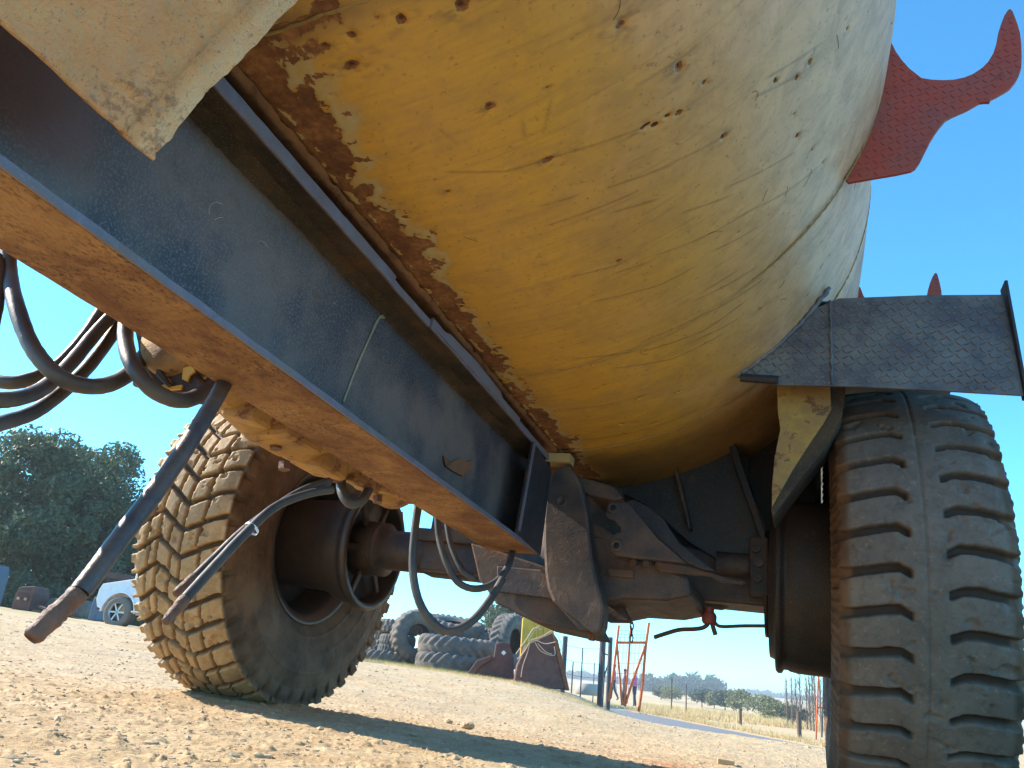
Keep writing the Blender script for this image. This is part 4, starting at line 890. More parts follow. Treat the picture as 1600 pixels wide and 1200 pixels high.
tag(pe.build('gravel', M['stone']), kind='stuff')
# stones one can tell apart
def gpt(px, py):     # where a sight line meets the terrain
    d = wray(px, py); lo, hi = .5, 60
    prev = None
    t = np.geomspace(.5, 60, 1500)/d.y; gz = terrain(d.x*t, d.y*t, True); h = np.nonzero(CAM_H+d.z*t < gz)[0]
    if len(h): k = h[0]; return Vector((d.x*t[k], d.y*t[k], float(gz[k])))
    return place(px, 30)
for i, (px, py, wpx, lab) in enumerate([(905, 1120, 9, 'small grey stone alone on the bare ground right of the far tyre shadow'), (730, 1137, 26, 'flat crumbling pale stone lying just beyond the dark shadow band'), (645, 1150, 20, 'broken pale stone at the rim of the dark shadow band'),
                                        (1128, 1125, 8, 'small stone on the sandy ground short of the road'), (338, 1040, 9, 'small reddish stone on sunlit soil before the far tyre'), (700, 1130, 18, 'low cracked stone slab near the dark shadow band')]):
    p = gpt(px, py); s = wpx/FPX*p.y*.5; vs, fs = rock(s, seed=50+i, flat=.5)
    o = mesh('stone', vs, fs, M['stone' if i % 3 else 'stone'], loc=p+Vector((0, 0, s*.2)), bevel=s*.12); o.rotation_euler = (0, 0, i)
    sub = o.modifiers.new('s', 'SUBSURF'); sub.levels = sub.render_levels = 2; tx = bpy.data.textures.new('st', 'CLOUDS'); tx.noise_scale = s*.8; dm = o.modifiers.new('d', 'DISPLACE'); dm.texture = tx; dm.strength = s*.5
    tag(o, lab, 'stone', 'loose stones on the yard')
p = gpt(1135, 1196); bk = MB().box((0, 0, 0), (.095, .045, .035)).build('brick', M['stone'], loc=p+Vector((0, .01, .012)), rz=-.25, bevel=.005); bk.rotation_euler = (.05, .06, -.25)
tag(bk, 'worn tan brick half sunk in soil at bottom right near the tyre', 'brick')

# --- worn tyres in the dump
def old_tyre(R, W, lugs, style, mat='oldtyre'):
    def fn(n1=150, ns=34):
        prof = chaikin([(-.34*W, .48*R), (-.47*W, .60*R), (-.5*W, .78*R), (-.44*W, .93*R), (-.3*W, .965*R), (0, .975*R), (.3*W, .965*R), (.44*W, .93*R), (.5*W, .78*R), (.47*W, .60*R), (.34*W, .48*R)], 2)
        L = np.r_[0, np.cumsum(np.hypot(*np.diff(prof, axis=0).T))]; s = np.linspace(0, L[-1], ns); a = np.interp(s, L, prof[:, 0]); r = np.interp(s, L, prof[:, 1])
        da, dr_ = np.gradient(a), np.gradient(r); n = np.hypot(da, dr_); na, nr = -dr_/n, da/n; sg = np.sign(nr[ns//2]); na, nr = na*sg, nr*sg
        th = np.linspace(0, 2*math.pi, n1, endpoint=False); TH, A_ = np.meshgrid(th, a, indexing='ij'); RR_ = np.meshgrid(th, r, indexing='ij')[1]
        side = np.sign(A_)
        if style == 'chevron': q = TH/(2*math.pi)*lugs-np.abs(A_)/W*2.0+.25*(side > 0)
        elif style == 'bar': q = TH/(2*math.pi)*lugs+A_/W*.6+.5*(side > 0)
        else: q = TH/(2*math.pi)*lugs+.5*(side > 0)
        f = q-np.floor(q); m = smooth(.42, .52, f)*smooth(1, .92, f)*(RR_ > .80*R)
        if style == 'block': m = m*smooth(.02, .05, np.abs(np.abs(A_)/W-.2))
        h = m*.045*R
        AA, RRR = A_+na*h, RR_+nr*h
        inner_a = np.stack([A_*0+a[::-1][None, :]*.92, RR_*0+(r[::-1][None, :]*.93)], 0)
        AAf = np.concatenate([AA, inner_a[0]], 1); RRf = np.concatenate([RRR, inner_a[1]], 1); T2 = np.concatenate([TH, TH], 1)
        return np.stack([RRf*np.cos(T2), RRf*np.sin(T2), AAf], -1)
    return fn()
def add_tyre(kind, loc, flat, rz, label, group='dumped tyres in the pile', tilt=0, par=None):
    R, W, lugs, style = kind
    key = str(kind)
    if key not in add_tyre.c: add_tyre.c[key] = gridmesh('worn_tyre', old_tyre(R, W, lugs, style), M['oldtyre'], wrap_u=True, wrap_v=True); o = add_tyre.c[key]
    else: o = add_tyre.c[key].copy(); COL.objects.link(o)
    o.location = loc+Vector((0, 0, (W/2 if flat else R)))
    o.rotation_euler = (tilt, 0, rz) if flat else (rad(90)+tilt, 0, rz)
    return tag(o, label, 'tyre', group)
add_tyre.c = {}
D = 25.0
def base(px, d=D): return place(px, d)
BIG = (.80, .62, 26, 'chevron'); MID = (.62, .40, 24, 'block'); TRK = (.55, .32, 30, 'bar'); LAR = (.78, .55, 22, 'bar'); WIDE = (1.0, .50, 30, 'chevron')
def tfit(kind, px, py_bottom, d, flat, rz, label, tilt=0):
    p = lift(px, py_bottom, d); g0 = place(px, d)
    if flat is None: pass
    return add_tyre(kind, Vector((p.x, p.y, p.z)), flat, rz, label, tilt=tilt)
tfit(WIDE, 604, 1046, 25.0, True, .2, 'broad tyre lying flat at the bottom left of the dumped pile')
tfit(MID, 602, 1022, 25.6, True, .9, 'grey tyre on top of the broad flat tyre, leftmost of its layer')
tfit(TRK, 604, 1003, 25.8, True, 1.4, 'small dark tyre topping the short left hand stack')
tfit(TRK, 617, 1025, 25.0, True, .4, 'narrow tyre low in the tall stack left of the upright tyre')
tfit(TRK, 620, 1010, 25.0, True, 2.4, 'middle tyre of the tall stack left of the upright tyre')
tfit(MID, 622, 991, 25.2, True, 1.7, 'topmost tyre of the tall stack left of the upright tyre')
tfit(LAR, 645, 1037, 24.5, False, rad(28), 'large upright tyre leaning back beside two ribbed tractor tyres')
tfit((1.05, .50, 24, 'chevron'), 706, 1053, 23.0, True, .3, 'ribbed tractor tyre at the bottom of the middle stack')
tfit((1.10, .52, 24, 'chevron'), 712, 1027, 23.2, True, .65, 'ribbed tractor tyre resting on another in the middle stack', tilt=.03)
tfit((.95, .62, 24, 'bar'), 708, 1001, 25.5, True, .4, 'dark tyre heaped on top behind the ribbed tractor tyres', tilt=.22)
tfit(MID, 752, 1010, 25.6, True, .1, 'flat tyre on the back row right of the tall dark tyre')
tfit(BIG, 792, 1045, 24.8, False, rad(60), 'lugged tyre standing between the tyre pile and the maroon bucket')
tfit(MID, 776, 1004, 26.5, True, 2.1, 'grey tyre half hidden on the back row beside the bucket')
tfit(MID, 660, 992, 26.4, True, .6, 'dark tyre lying behind the upright tyre')

# --- broken bucket shells and the yellow loader arm
def solid(name, pp, d, depth, mat, label=None, cat=None, bevel=.02, parent=None):
    P = [lift(px, py, d) for px, py in pp]; o = MB().prism(P, (0, depth, 0)).build(name, M[mat], parent, bevel=bevel)
    if label: tag(o, label, cat)
    return o
cb = empty('counterweight', place(755, 21)); tag(cb, 'maroon cast counterweight block with a white sticker before the tyre pile', 'machine part')
def sub_at(par, m, name, mat, bevel=.02):
    o = m.build(name, M[mat], par, bevel=bevel); o.location = -par.location; return o
def P_(pp, d): return [lift(px, py, d) for px, py in pp]
sub_at(cb, MB().prism(P_([(732, 1052), (742, 1040), (772, 1026), (775, 1006), (786, 1003), (797, 1006), (803, 1030), (803, 1062), (770, 1062)], 21), (0, .7, 0)), 'casting', 'maroon')
sub_at(cb, MB().prism(P_([(783, 1020), (787, 1016), (791, 1020), (787, 1024)], 20.98), (0, .01, 0)), 'sticker', 'white', 0)
sub_at(cb, MB().prism(P_([(728, 1055), (745, 1032), (768, 1024), (772, 1028), (750, 1042), (736, 1058)], 20.9), (0, .15, 0)), 'bent_arm', 'maroon')
bk_ = empty('loader_bucket', place(848, 20)); tag(bk_, 'rusty maroon digger bucket standing on end with twine across its top', 'bucket')
sub_at(bk_, MB().prism(P_([(803, 1066), (808, 1040), (822, 1008), (845, 997), (864, 988), (870, 1020), (880, 1060), (886, 1078), (850, 1076)], 20), (0, .9, 0)), 'bucket_shell', 'maroon', .03)
sub_at(bk_, MB().prism(P_([(863, 987), (872, 1000), (890, 1079), (884, 1079), (868, 1015)], 19.95), (0, .25, 0)), 'cutting_edge', 'rust', .01)
for pp in ([(826, 1000), (835, 985), (843, 978)], [(806, 1022), (822, 1000), (834, 982), (846, 984)], [(808, 1030), (818, 1020), (828, 1003)], [(828, 1003), (824, 1020), (817, 1040), (814, 1058)], [(830, 1000), (846, 995), (862, 986), (866, 992)], [(840, 1005), (852, 1018), (862, 1022)], [(836, 1004), (846, 1018), (866, 1024), (866, 1010)], [(826, 1002), (838, 1001), (852, 1006), (868, 1003)]):
    sub_at(bk_, MB().tube(spline(P_(pp, 19.9), 4), .012, 5), 'twine', 'twine', 0)
ar = empty('digger_boom', place(835, 22)); tag(ar, 'yellow steel digger boom end rising behind the maroon bucket', 'machine part')
sub_at(ar, MB().prism(P_([(812, 1040), (817, 965), (826, 962), (866, 966), (864, 1040)], 22), (0, .4, 0)), 'arm_plate', 'paintyellow')
for q in ([(838, 968), (838, 1000)], [(852, 970), (850, 1000)]): sub_at(ar, MB().tube(P_(q, 21.97), .03, 8), 'ridge', 'paintyellow', 0)
wr = [lift(868, 990, 20.5), lift(872, 994, 20.5), lift(877, 1008, 20.5), lift(874, 1020, 20.5), lift(868, 1024, 20.5)]
tag(MB().tube(spline(wr, 5), .008, 5).build('wire_loop', M['wire']), 'loop of dark wire hanging off the top of the bucket', 'wire')

# --- fence and gate
def pole(px, pyb, pyt, d, r, mat, label, cat='post', grp=None, pxt=None):
    b = lift(px, pyb, d); b.z = min(b.z, tz(b.x, b.y)); t = lift(pxt if pxt else px+3, pyt, d); t.x = b.x+(t.x-b.x)*.3
    o = MB().tube([b, Vector((b.x, b.y, t.z))], r, 8).build('fence_post', M[mat]); o.data.transform(Matrix.Translation(-b)); o.location = b
    return tag(o, label, cat, grp)
GP = 'posts of the yard fence'
pole(880, 1052, 994, 23, .075, 'post', 'stout blue grey post just right of the digger bucket', grp=GP, pxt=883)
pole(893, 1078, 1034, 27, .022, 'post', 'thin short dropper between the stout post and the wire gate', grp=GP)
pole(907, 1080, 1012, 27, .022, 'post', 'tall thin dropper standing left of the paired gate posts', grp=GP)
pole(927, 1078, 1036, 30, .018, 'post', 'thin far dropper behind the low concrete ring', grp=GP)
pole(938, 1091, 1001, 21.5, .085, 'post', 'thick grey gate post, left one of the close pair', grp=GP, pxt=942)
pole(950, 1094, 996, 21, .060, 'post', 'black slimmer gate post, right one of the close pair', grp=GP, pxt=958)
br_ = empty('post_brace', place(944, 21.2)); tag(br_, 'dark angle brace crossing between the paired gate posts', 'brace')
for q in ([(942, 1090), (944, 1058), (952, 1030)], [(942, 1020), (951, 1024)], [(945, 1058), (941, 1020)]): sub_at(br_, MB().tube(P_(q, 21.2), .018, 6), 'brace_bar', 'post', 0)
fw_ = empty('fence_wire', place(905, 24)); tag(fw_, 'slack fence wires strung from the stout post to the gate', 'wire')
for y0, y1 in ((1008, 1014), (1030, 1038), (1052, 1060)): sub_at(fw_, MB().tube([lift(882, y0, 23), lift(908, (y0+y1)/2+2, 26), lift(938, y1, 21.6)], .006, 4), 'strand', 'wire', 0)
gt = empty('gate', place(982, 20)); tag(gt, 'orange pipe gate leaf standing open, crossbar and slanting braces with mesh', 'gate')
for q, r, mt in (([(950, 1096), (957, 1062), (964, 1004), (967, 977)], .030, 'orange'), ([(998, 1112), (1004, 1070), (1009, 1010), (1014, 973)], .034, 'orange'), ([(963, 1004), (1010, 1004)], .032, 'orange'), ([(964, 1006), (967, 1040), (972, 1102)], .026, 'orange'), ([(975, 1102), (980, 1060), (984, 1004), (986, 978)], .027, 'orange'), ([(976, 1104), (988, 1066), (1008, 1010)], .030, 'orange')):
    P = P_(q, 20); sub_at(gt, MB().tube(P, r, 8), 'gate_pipe', mt, 0)
for k in range(7):
    x = 969+k*6.2; sub_at(gt, MB().tube(P_([(x+2, 985), (x-3, 1030), (x-6, 1085)], 20.03), .005, 4), 'mesh_wire', 'wire', 0)
for y in (985, 991, 996, 1020, 1036, 1052, 1068): sub_at(gt, MB().tube(P_([(966-(y-985)*.12, y), (1012-(y-985)*.1, y+1)], 20.05), .005, 4), 'mesh_wire', 'wire', 0)
# chain hanging from the axle
ch = empty('chain', CAM+VW @ from_px(989, 935, y=3.0)); tag(ch, 'steel chain hanging straight down below the tail lug', 'chain')
top = CAM+VW @ from_px(989, 925, y=3.0)
for k in range(8):
    c = top-Vector((0, 0, .016+k*.022)); m = MB(); pts = [(c.x+(.006*math.cos(w) if k % 2 else 0), c.y+(0 if k % 2 else .006*math.cos(w)), c.z+.014*math.sin(w)) for w in [2*math.pi*i/12 for i in range(13)]]
    sub_at(ch, m.tube(pts, .0026, 6), 'link', 'chain', 0)
g2 = empty('gate', place(1278, 15)); tag(g2, 'orange gate stile and rail showing in the gap beside the near drum', 'gate')
for q in ([(1275, 1156), (1277, 1100), (1279, 1052)], [(1276, 1106), (1288, 1105)], [(1284, 1152), (1286, 1100), (1287, 1050)]): sub_at(g2, MB().tube(P_(q, 15), .016, 8), 'gate_pipe', 'orange' if q[0][0] != 1284 else 'post', 0)
cr = MB().lathe([(0, .42), (.02, .45), (.38, .45), (.4, .42), (.38, .40), (0, .40)], (0, 0, 0), (0, 0, 1), 24).build('concrete_ring', M['concrete'], loc=lift(918, 1086, 30)); tag(cr, 'low pale concrete ring beyond the fence droppers', 'concrete ring')

# --- three walkers on the road
def person(px, pyb, H, d, shirt, head, label, stride, rz):
    p = lift(px, pyb, d); s = H/1.7
    V = [(0, 0, .92), (0, 0, 1.10), (0, 0, 1.36), (0, 0, 1.47), (0, 0, 1.56), (0, 0, 1.66), (.17, 0, 1.38), (.22, .05*stride, 1.13), (.21, .16*stride, .92), (-.17, 0, 1.38), (-.22, -.05*stride, 1.13), (-.21, -.02*stride, .90),
         (.09, 0, .88), (.10, .12*stride, .48), (.10, .14*stride, .06), (.10, .26*stride, .03), (-.09, 0, .88), (-.10, -.08*stride, .48), (-.10, -.28*stride, .10), (-.10, -.18*stride, .03)]
    E = [(0, 1), (1, 2), (2, 3), (3, 4), (4, 5), (2, 6), (6, 7), (7, 8), (2, 9), (9, 10), (10, 11), (0, 12), (12, 13), (13, 14), (14, 15), (0, 16), (16, 17), (17, 18), (18, 19)]
    Rr_ = [.15, .13, .16, .06, .095, .09, .065, .05, .035, .065, .05, .035, .10, .07, .045, .035, .10, .07, .045, .035]
    me = bpy.data.meshes.new('person'); me.from_pydata([(x*s, y*s, z*s) for x, y, z in V], E, []); o = bpy.data.objects.new('person', me); COL.objects.link(o)
    sk = o.modifiers.new('skin', 'SKIN'); sb = o.modifiers.new('sub', 'SUBSURF'); sb.levels = sb.render_levels = 2
    for i, v in enumerate(me.skin_vertices[0].data): v.radius = (Rr_[i]*s, Rr_[i]*s*.85)
    me.skin_vertices[0].data[0].use_root = True
    t = NT('clothed_figure'); z = t.sep(t.co())[2]
    c = t.ramp(t.math('MULTIPLY', z, 1/(1.8*s)), [(0, (.04, .03, .03)), (.035, (.05, .06, .09)), (.53, shirt), (.83, (.20, .11, .07))], 'CONSTANT'); t.out(c, .85); me.materials.append(t.m)
    o.location = p; o.rotation_euler = (0, 0, rz); tag(o, label, 'person')
    vs, fs = rock(.105*s, seed=3, flat=.8); h = mesh('hair', [(v[0], v[1], v[2]+1.66*s) for v in vs], fs, M[head], o, sm=True)
    return o
person(958, 1094, 1.62, 40, (.60, .16, .20), 'hair', 'person in a red and pink top and dark trousers striding, left of three walkers', 1, rad(70))
person(975, 1100, 1.60, 41, (.14, .05, .06), 'hair', 'person in dark clothes walking between the two pink tops', .6, rad(80))
person(991, 1104, 1.66, 41, (.66, .18, .42), 'cap', 'person in a bright pink top and pale cap, right of three walkers', .4, rad(60))

# --- white car by the trees
CARP = place(178, 19.5)+Vector((1.42*.966+.22, -1.42*.26+.81, 0)); CARP.z = tz(CARP.x, CARP.y)
car = empty('parked_car', CARP, rz=rad(165)); tag(car, 'white off road estate car half hidden behind the far tyre', 'car')
# car frame: +x forward; body profile from the side
cp = [(2.02, .45), (2.10, .62), (2.09, .85), (2.02, 1.00), (1.30, 1.14), (1.05, 1.18), (.45, 1.70), (.25, 1.78), (-1.6, 1.80), (-2.1, 1.70), (-2.3, 1.15), (-2.35, .6), (-2.3, .42)]
def arch(cx, r=.46, n=8): return [(cx-r*math.cos(math.pi*i/n), .36+r*math.sin(math.pi*i/n)) for i in range(n+1)]
bp = cp+[(-1.9, .40)]+arch(-1.42)+[(-.9, .36), (.9, .36)]+arch(1.42)+[(1.92, .42)]
nb = len(bp); W = .93; vs = []
for sgn in (-1, 1):
    for x, z in bp: vs.append((x, sgn*(W-(max(0, z-1.1)*.28)), z))
me_f = [tuple(range(nb))[::-1], tuple(range(nb, 2*nb))]+[(i, (i+1) % nb, nb+(i+1) % nb, nb+i) for i in range(nb)]
body = mesh('body', vs, me_f, M['carwhite'], car, bevel=.05)
for sg in (-1, 1):
    f = lambda x, z, e=.004: (x, sg*(W-(max(0, z-1.1)*.28)+e), z)
    for nm, q in (('side_window', [(.95, 1.20), (.42, 1.66), (-.35, 1.70), (-.35, 1.20)]), ('side_window', [(-.43, 1.20), (-.43, 1.70), (-1.35, 1.70), (-1.30, 1.20)]), ('side_window', [(-1.42, 1.24), (-1.45, 1.68), (-2.0, 1.62), (-2.08, 1.24)])):
        mesh(nm, [f(*p) for p in q]+[f(*p, .012) for p in q], [(0, 1, 2, 3), (7, 6, 5, 4), (0, 4, 5, 1), (1, 5, 6, 2), (2, 6, 7, 3), (3, 7, 4, 0)], M['glass'], car)
    for cx in (-1.42, 1.42):
        wv = empty('wheel', (cx, sg*.84, .37), parent=car)
        MB().lathe([(-.12, .22), (-.13, .33), (-.10, .37), (.10, .37), (.13, .33), (.12, .22)], (0, 0, 0), (0, sg, 0), 32).build('tyre', M['cartyre'], wv)
        m = MB().lathe([(.09, .235), (.12, .235), (.11, .215), (.06, .20)], (0, 0, 0), (0, sg, 0), 32); m.lathe([(.05, .001), (.10, .045), (.08, .06), (.05, .06)], (0, 0, 0), (0, sg, 0), 12)
        for k in range(6):
            w = 2*math.pi*k/6; m.box((.125*math.cos(w), sg*.085, .125*math.sin(w)), (.19, .025, .035), Matrix.Rotation(-w, 3, 'Y'))
        m.build('rim', M['alloy'], wv)
        mesh('arch_trim', [(cx+a*math.cos(w), sg*(W+.012*b), .36+a*math.sin(w)) for w in np.linspace(0, math.pi, 12) for a, b in ((.455, 1), (.50, 1), (.50, -2), (.455, -2))], [(4*i+k, 4*i+(k+1) % 4, 4*i+4+(k+1) % 4, 4*i+4+k) for i in range(11) for k in range(4)], M['carwhite'], car)
    MB().box((0, sg*(W+.05), .40), (1.9, .16, .05)).build('side_step', M['alloy'], car, bevel=.02)
    MB().box((.95, sg*(W+.10), 1.22), (.12, .2, .15)).build('door_mirror', M['carwhite'], car, bevel=.03)
    MB().prism([(2.06, sg*.60, .80), (2.06, sg*.88, .80), (1.99, sg*.90, .95), (2.01, sg*.62, .94)], (.06, 0, 0)).build('headlight', M['lamp'], car, bevel=.01)
    for x in (-.39, .72): MB().box((x, sg*(W+.001), .80), (.012, .006, .74)).build('door_gap', M['carblack'], car)
    for x in (-.2, -1.1): MB().box((x, sg*(W+.015), 1.02), (.16, .03, .03)).build('door_handle', M['alloy'], car, bevel=.008)
mesh('windscreen', [(1.03, -.78, 1.22), (1.03, .78, 1.22), (.50, .70, 1.67), (.50, -.70, 1.67), (1.05, -.78, 1.235), (1.05, .78, 1.235), (.52, .70, 1.685), (.52, -.70, 1.685)], [(0, 1, 2, 3), (7, 6, 5, 4), (0, 4, 5, 1), (1, 5, 6, 2), (2, 6, 7, 3), (3, 7, 4, 0)], M['glass'], car)
MB().box((2.09, 0, .75), (.05, 1.0, .22)).build('grille', M['carblack'], car, bevel=.02)
MB().box((2.07, 0, .46), (.10, 1.7, .14)).build('bumper', M['carblack'], car, bevel=.03)

# --- scrap under the trees; tree shade is put into its lowered colours
def scrap(name, px0, px1, pyb, pyt, d, mat, label, depth=.8, extra=True, cat='scrap'):
    a, b = lift(px0, pyb, d), lift(px1, pyb, d); h = (pyb-pyt)/FPX*d*1.05; w = (b-a).length; c = (a+b)/2; c.z = tz(c.x, c.y)
    e = empty(name, c); tag(e, label, cat)
    MB().prism([(-w/2, 0, 0), (w/2, 0, 0), (w/2, 0, h*.7), (w*.38, 0, h), (-w*.40, 0, h*.92), (-w/2, 0, h*.6)], (0, depth, 0)).build('housing', M[mat], e, bevel=.04)
    if extra:
        MB().box((w*.44, -.05, h*.5), (w*.10, .12, h)).build('side_flange', M[mat], e, bevel=.03)
        for k in (-1, 1): MB().lathe([(0, .001), (0, w*.07), (.08, w*.07), (.08, .001)], (k*w*.18-.02, -.09, h*.45), (0, 1, 0), 12).build('boss', M['stone'], e)
        MB().box((0, -.03, h*.72), (w*.8, .06, .06)).build('rail', M[mat], e, bevel=.01)
    return e
scrap('machine_housing', 14, 46, 960, 926, 24, 'maroon', 'faded red machine housing with two round bosses under the big tree')
scrap('steel_cabinet', -60, -26, 952, 896, 25, 'blue', 'pale blue steel cabinet at the left edge beneath the tree', extra=False)
scrap('sheet_bin', 134, 146, 975, 940, 22, 'blue', 'blue sheet metal bin left of the white car', extra=False)
scrap('engine_block', 148, 168, 978, 928, 23, 'maroon', 'rusty upright machine frame between blue bin and white car')
scrap('flatbed_frame', 60, 128, 976, 952, 24.5, 'oldtyre', 'low grey heap frame of scrap steel in the shade of the tree', extra=False)
sh = empty('lean_to', place(185, 27)); tag(sh, 'dark lean to roof on posts behind the white car', 'shed')
for pp, th, mt in (([(168, 893), (204, 899), (206, 908), (166, 903)], 2.0, 'maroon'),): sub_at(sh, MB().prism(P_(pp, 27), (0, th, 0)), 'roof', mt, .01)
for px in (170, 203): sub_at(sh, MB().tube([lift(px, 902, 27.2), lift(px-3, 985, 27.2)], .05, 6), 'post', 'wood', 0)
for k, (a, b, c, d_) in enumerate(((50, 952, 95, 960), (60, 946, 100, 962), (84, 958, 122, 966), (70, 962, 118, 958))):
    o = MB().prism(P_([(a, b), (c, d_), (c, d_+4), (a, b+4)], 23.6-k*.2), (0, .2, 0)).build('plank', M['wood']); tag(o, ['grey plank on top of the low scrap heap', 'long grey plank slanting down the scrap heap', 'short plank at the right foot of the scrap heap', 'plank tilted the other way across the scrap heap'][k], 'plank', 'planks on the scrap heap')

# --- trees
def leafcloud(m, c, rx, ry, rz_, n, size, R_, hollow=.55, lobes=None):
    lobes = lobes or [(0, 0, 0, 1)]
    for k in range(n):
        l = lobes[R_.randrange(len(lobes))]
        while True:
            v = Vector((R_.gauss(0, 1), R_.gauss(0, 1), R_.gauss(0, 1)))
            if v.length > .1: break
        v.normalize(); q = hollow+(1-hollow)*R_.random()**.7
        p = Vector((c[0]+(l[0]+v.x*q*l[3])*rx, c[1]+(l[1]+v.y*q*l[3])*ry, c[2]+(l[2]+v.z*q*l[3])*rz_))
        s = size*R_.uniform(.6, 1.4); a = Vector((R_.uniform(-1, 1), R_.uniform(-1, 1), R_.uniform(-1, 1))).normalized(); b = a.cross(Vector((R_.uniform(-1, 1), R_.uniform(-1, 1), R_.uniform(-1, 1)))).normalized()
        m.v += [tuple(p-a*s), tuple(p+b*s*.45), tuple(p+a*s), tuple(p-b*s*.45)]; i = len(m.v)-4; m.f.append((i, i+1, i+2, i+3)); m.m.append(0); m.sm.append(False)
def tree(px, d, H, Wd, leaf, label, n=2500, size=.12, seed=0, name='tree', group=None, loc=None, trunk=.35, squat=.0, dome=False):
    R_ = random.Random(seed); p = loc or place(px, d); e = empty(name, p); tag(e, label, 'tree', group)
    t = MB(); base_r = max(.05, H*.03); top = Vector((0, 0, H*.7)); t.tube(spline([(0, 0, -.1), (R_.uniform(-.1, .1), 0, H*.25), (R_.uniform(-.2, .2), R_.uniform(-.1, .1), H*.5), top], 3), [base_r*(1-.07*i) for i in range(10)], 7)
    lobes = []
    for k in range(14):
        a = R_.uniform(0, 6.28); q = R_.uniform(.25, .62); z = R_.uniform(-.6, .6); lobes.append((math.cos(a)*q*(1-abs(z)*.5), math.sin(a)*q*(1-abs(z)*.5), z, R_.uniform(.28, .45)))
        if dome: z = -.85+1.45*k/13; q = .78*math.sqrt(max(0, 1-((z+.85)/1.75)**2)); lobes[-1] = (math.cos(a)*q, math.sin(a)*q, z, R_.uniform(.2, .36))
        t.tube([(0, 0, H*(.2+.03*k)), (lobes[-1][0]*Wd*.5*.9, lobes[-1][1]*Wd*.5*.9, H*(.5+.45*squat)+lobes[-1][2]*H*.42)], [base_r*.4, base_r*.12], 5)
    t.build('trunk', M['bark'], e)
    if name == 'field_tree': e.location.z -= H*.22
    m = MB()
    if dome:
        for k in range(60): a = R_.uniform(0, 6.28); z = -.85+1.62*R_.random(); q = .86*math.sqrt(max(0, 1-((z+.85)/1.8)**2)); lobes.append((math.cos(a)*q, math.sin(a)*q, z, R_.uniform(.10, .24)))
    leafcloud(m, (0, 0, H*.54), Wd/2, Wd/2, H*.48, n, size, R_, .35, lobes); leafcloud(m, (0, 0, H*.54), Wd/2*.72, Wd/2*.72, H*.40, n//2, size, R_, .3)
    me = bpy.data.meshes.new('crown'); me.from_pydata(m.v, [], m.f); me.materials.append(M[leaf]); o = bpy.data.objects.new('crown', me); link(o, e)
    return e
tree(34, 31, 8.1, 8.4, 'leaf', 'tall dark green tree at the left edge above the scrap', n=60000, size=.085, seed=3, name='broadleaf_tree', dome=True)
tree(128, 33, 5.6, 4.6, 'leaf', 'rounded green tree sloping down to the right behind the scrap', n=16000, size=.085, seed=5, dome=True, name='broadleaf_tree')
tree(-70, 34, 8.2, 7, 'leaf', 'dark green tree cut off by the left edge of the view', n=9000, size=.15, seed=6, name='broadleaf_tree')
tree(166, 36, 4.2, 4.2, 'leaf', 'small green tree showing between the big tree and the tyre', n=8000, size=.09, dome=True, seed=9, name='broadleaf_tree')
tree(772, 70, 5.0, 4.2, 'leaf', 'small round green tree above the tyre pile', n=2500, size=.16, seed=12, name='round_tree', loc=lift(772, 1020, 70))
tree(806, 72, 5.2, 2.4, 'leaf3', 'small pointed dark tree left of the yellow arm', n=2000, size=.14, seed=13, name='pointed_tree', loc=lift(808, 1022, 72))
FT = 'bushy trees in the dry field'
for i, (px, py, d, H, Wd, lf, lab) in enumerate([(1217, 1128, 90, 3.3, 6.0, 'leaf2', 'olive bushy tree nearest the bare poplars, largest of the field row'), (1243, 1134, 80, 3.0, 3.2, 'leaf3', 'darker bush tucked against the foot of the bare poplars'), (1195, 1115, 115, 4.0, 7.5, 'leaf2', 'second olive tree from the poplars in the field row'),
                                                 (1155, 1108, 130, 5.0, 7.0, 'leaf2', 'broad olive tree right of the lone wooden post'), (1133, 1102, 140, 4.2, 5.5, 'leaf3', 'dark tree in the middle of the field row'), (1116, 1100, 150, 3.6, 4.2, 'leaf2', 'pale thin tree left of the dark middle tree'),
                                                 (1097, 1098, 160, 4.6, 7.0, 'leaf3', 'blue green bushy tree standing left of the field row'), (1050, 1090, 190, 4.5, 8.0, 'leaf2', 'low spreading bush far out in the field near the gate'), (1033, 1088, 200, 4.0, 6.0, 'leaf3', 'small grey green bush just right of the orange gate')]):
    tree(px, d, H*.82, Wd, lf, lab, n=1500, size=.20, seed=30+i, name='field_tree', group=FT, loc=lift(px, py, d))
PT = 'bare poplars beside the road'
poplab = ['leftmost and shortest bare poplar of the roadside row', 'slim bare poplar, second from the left of the row', 'bare poplar with a crooked tip, third of the row', 'tallest poplar in the left half of the bare row', 'bare poplar just left of the thick wooden post', 'thin pale poplar just right of the thick wooden post', 'bare poplar in the gap before the orange stile', 'dense twiggy poplar close against the orange stile', 'rightmost bare poplar seen behind the orange stile']
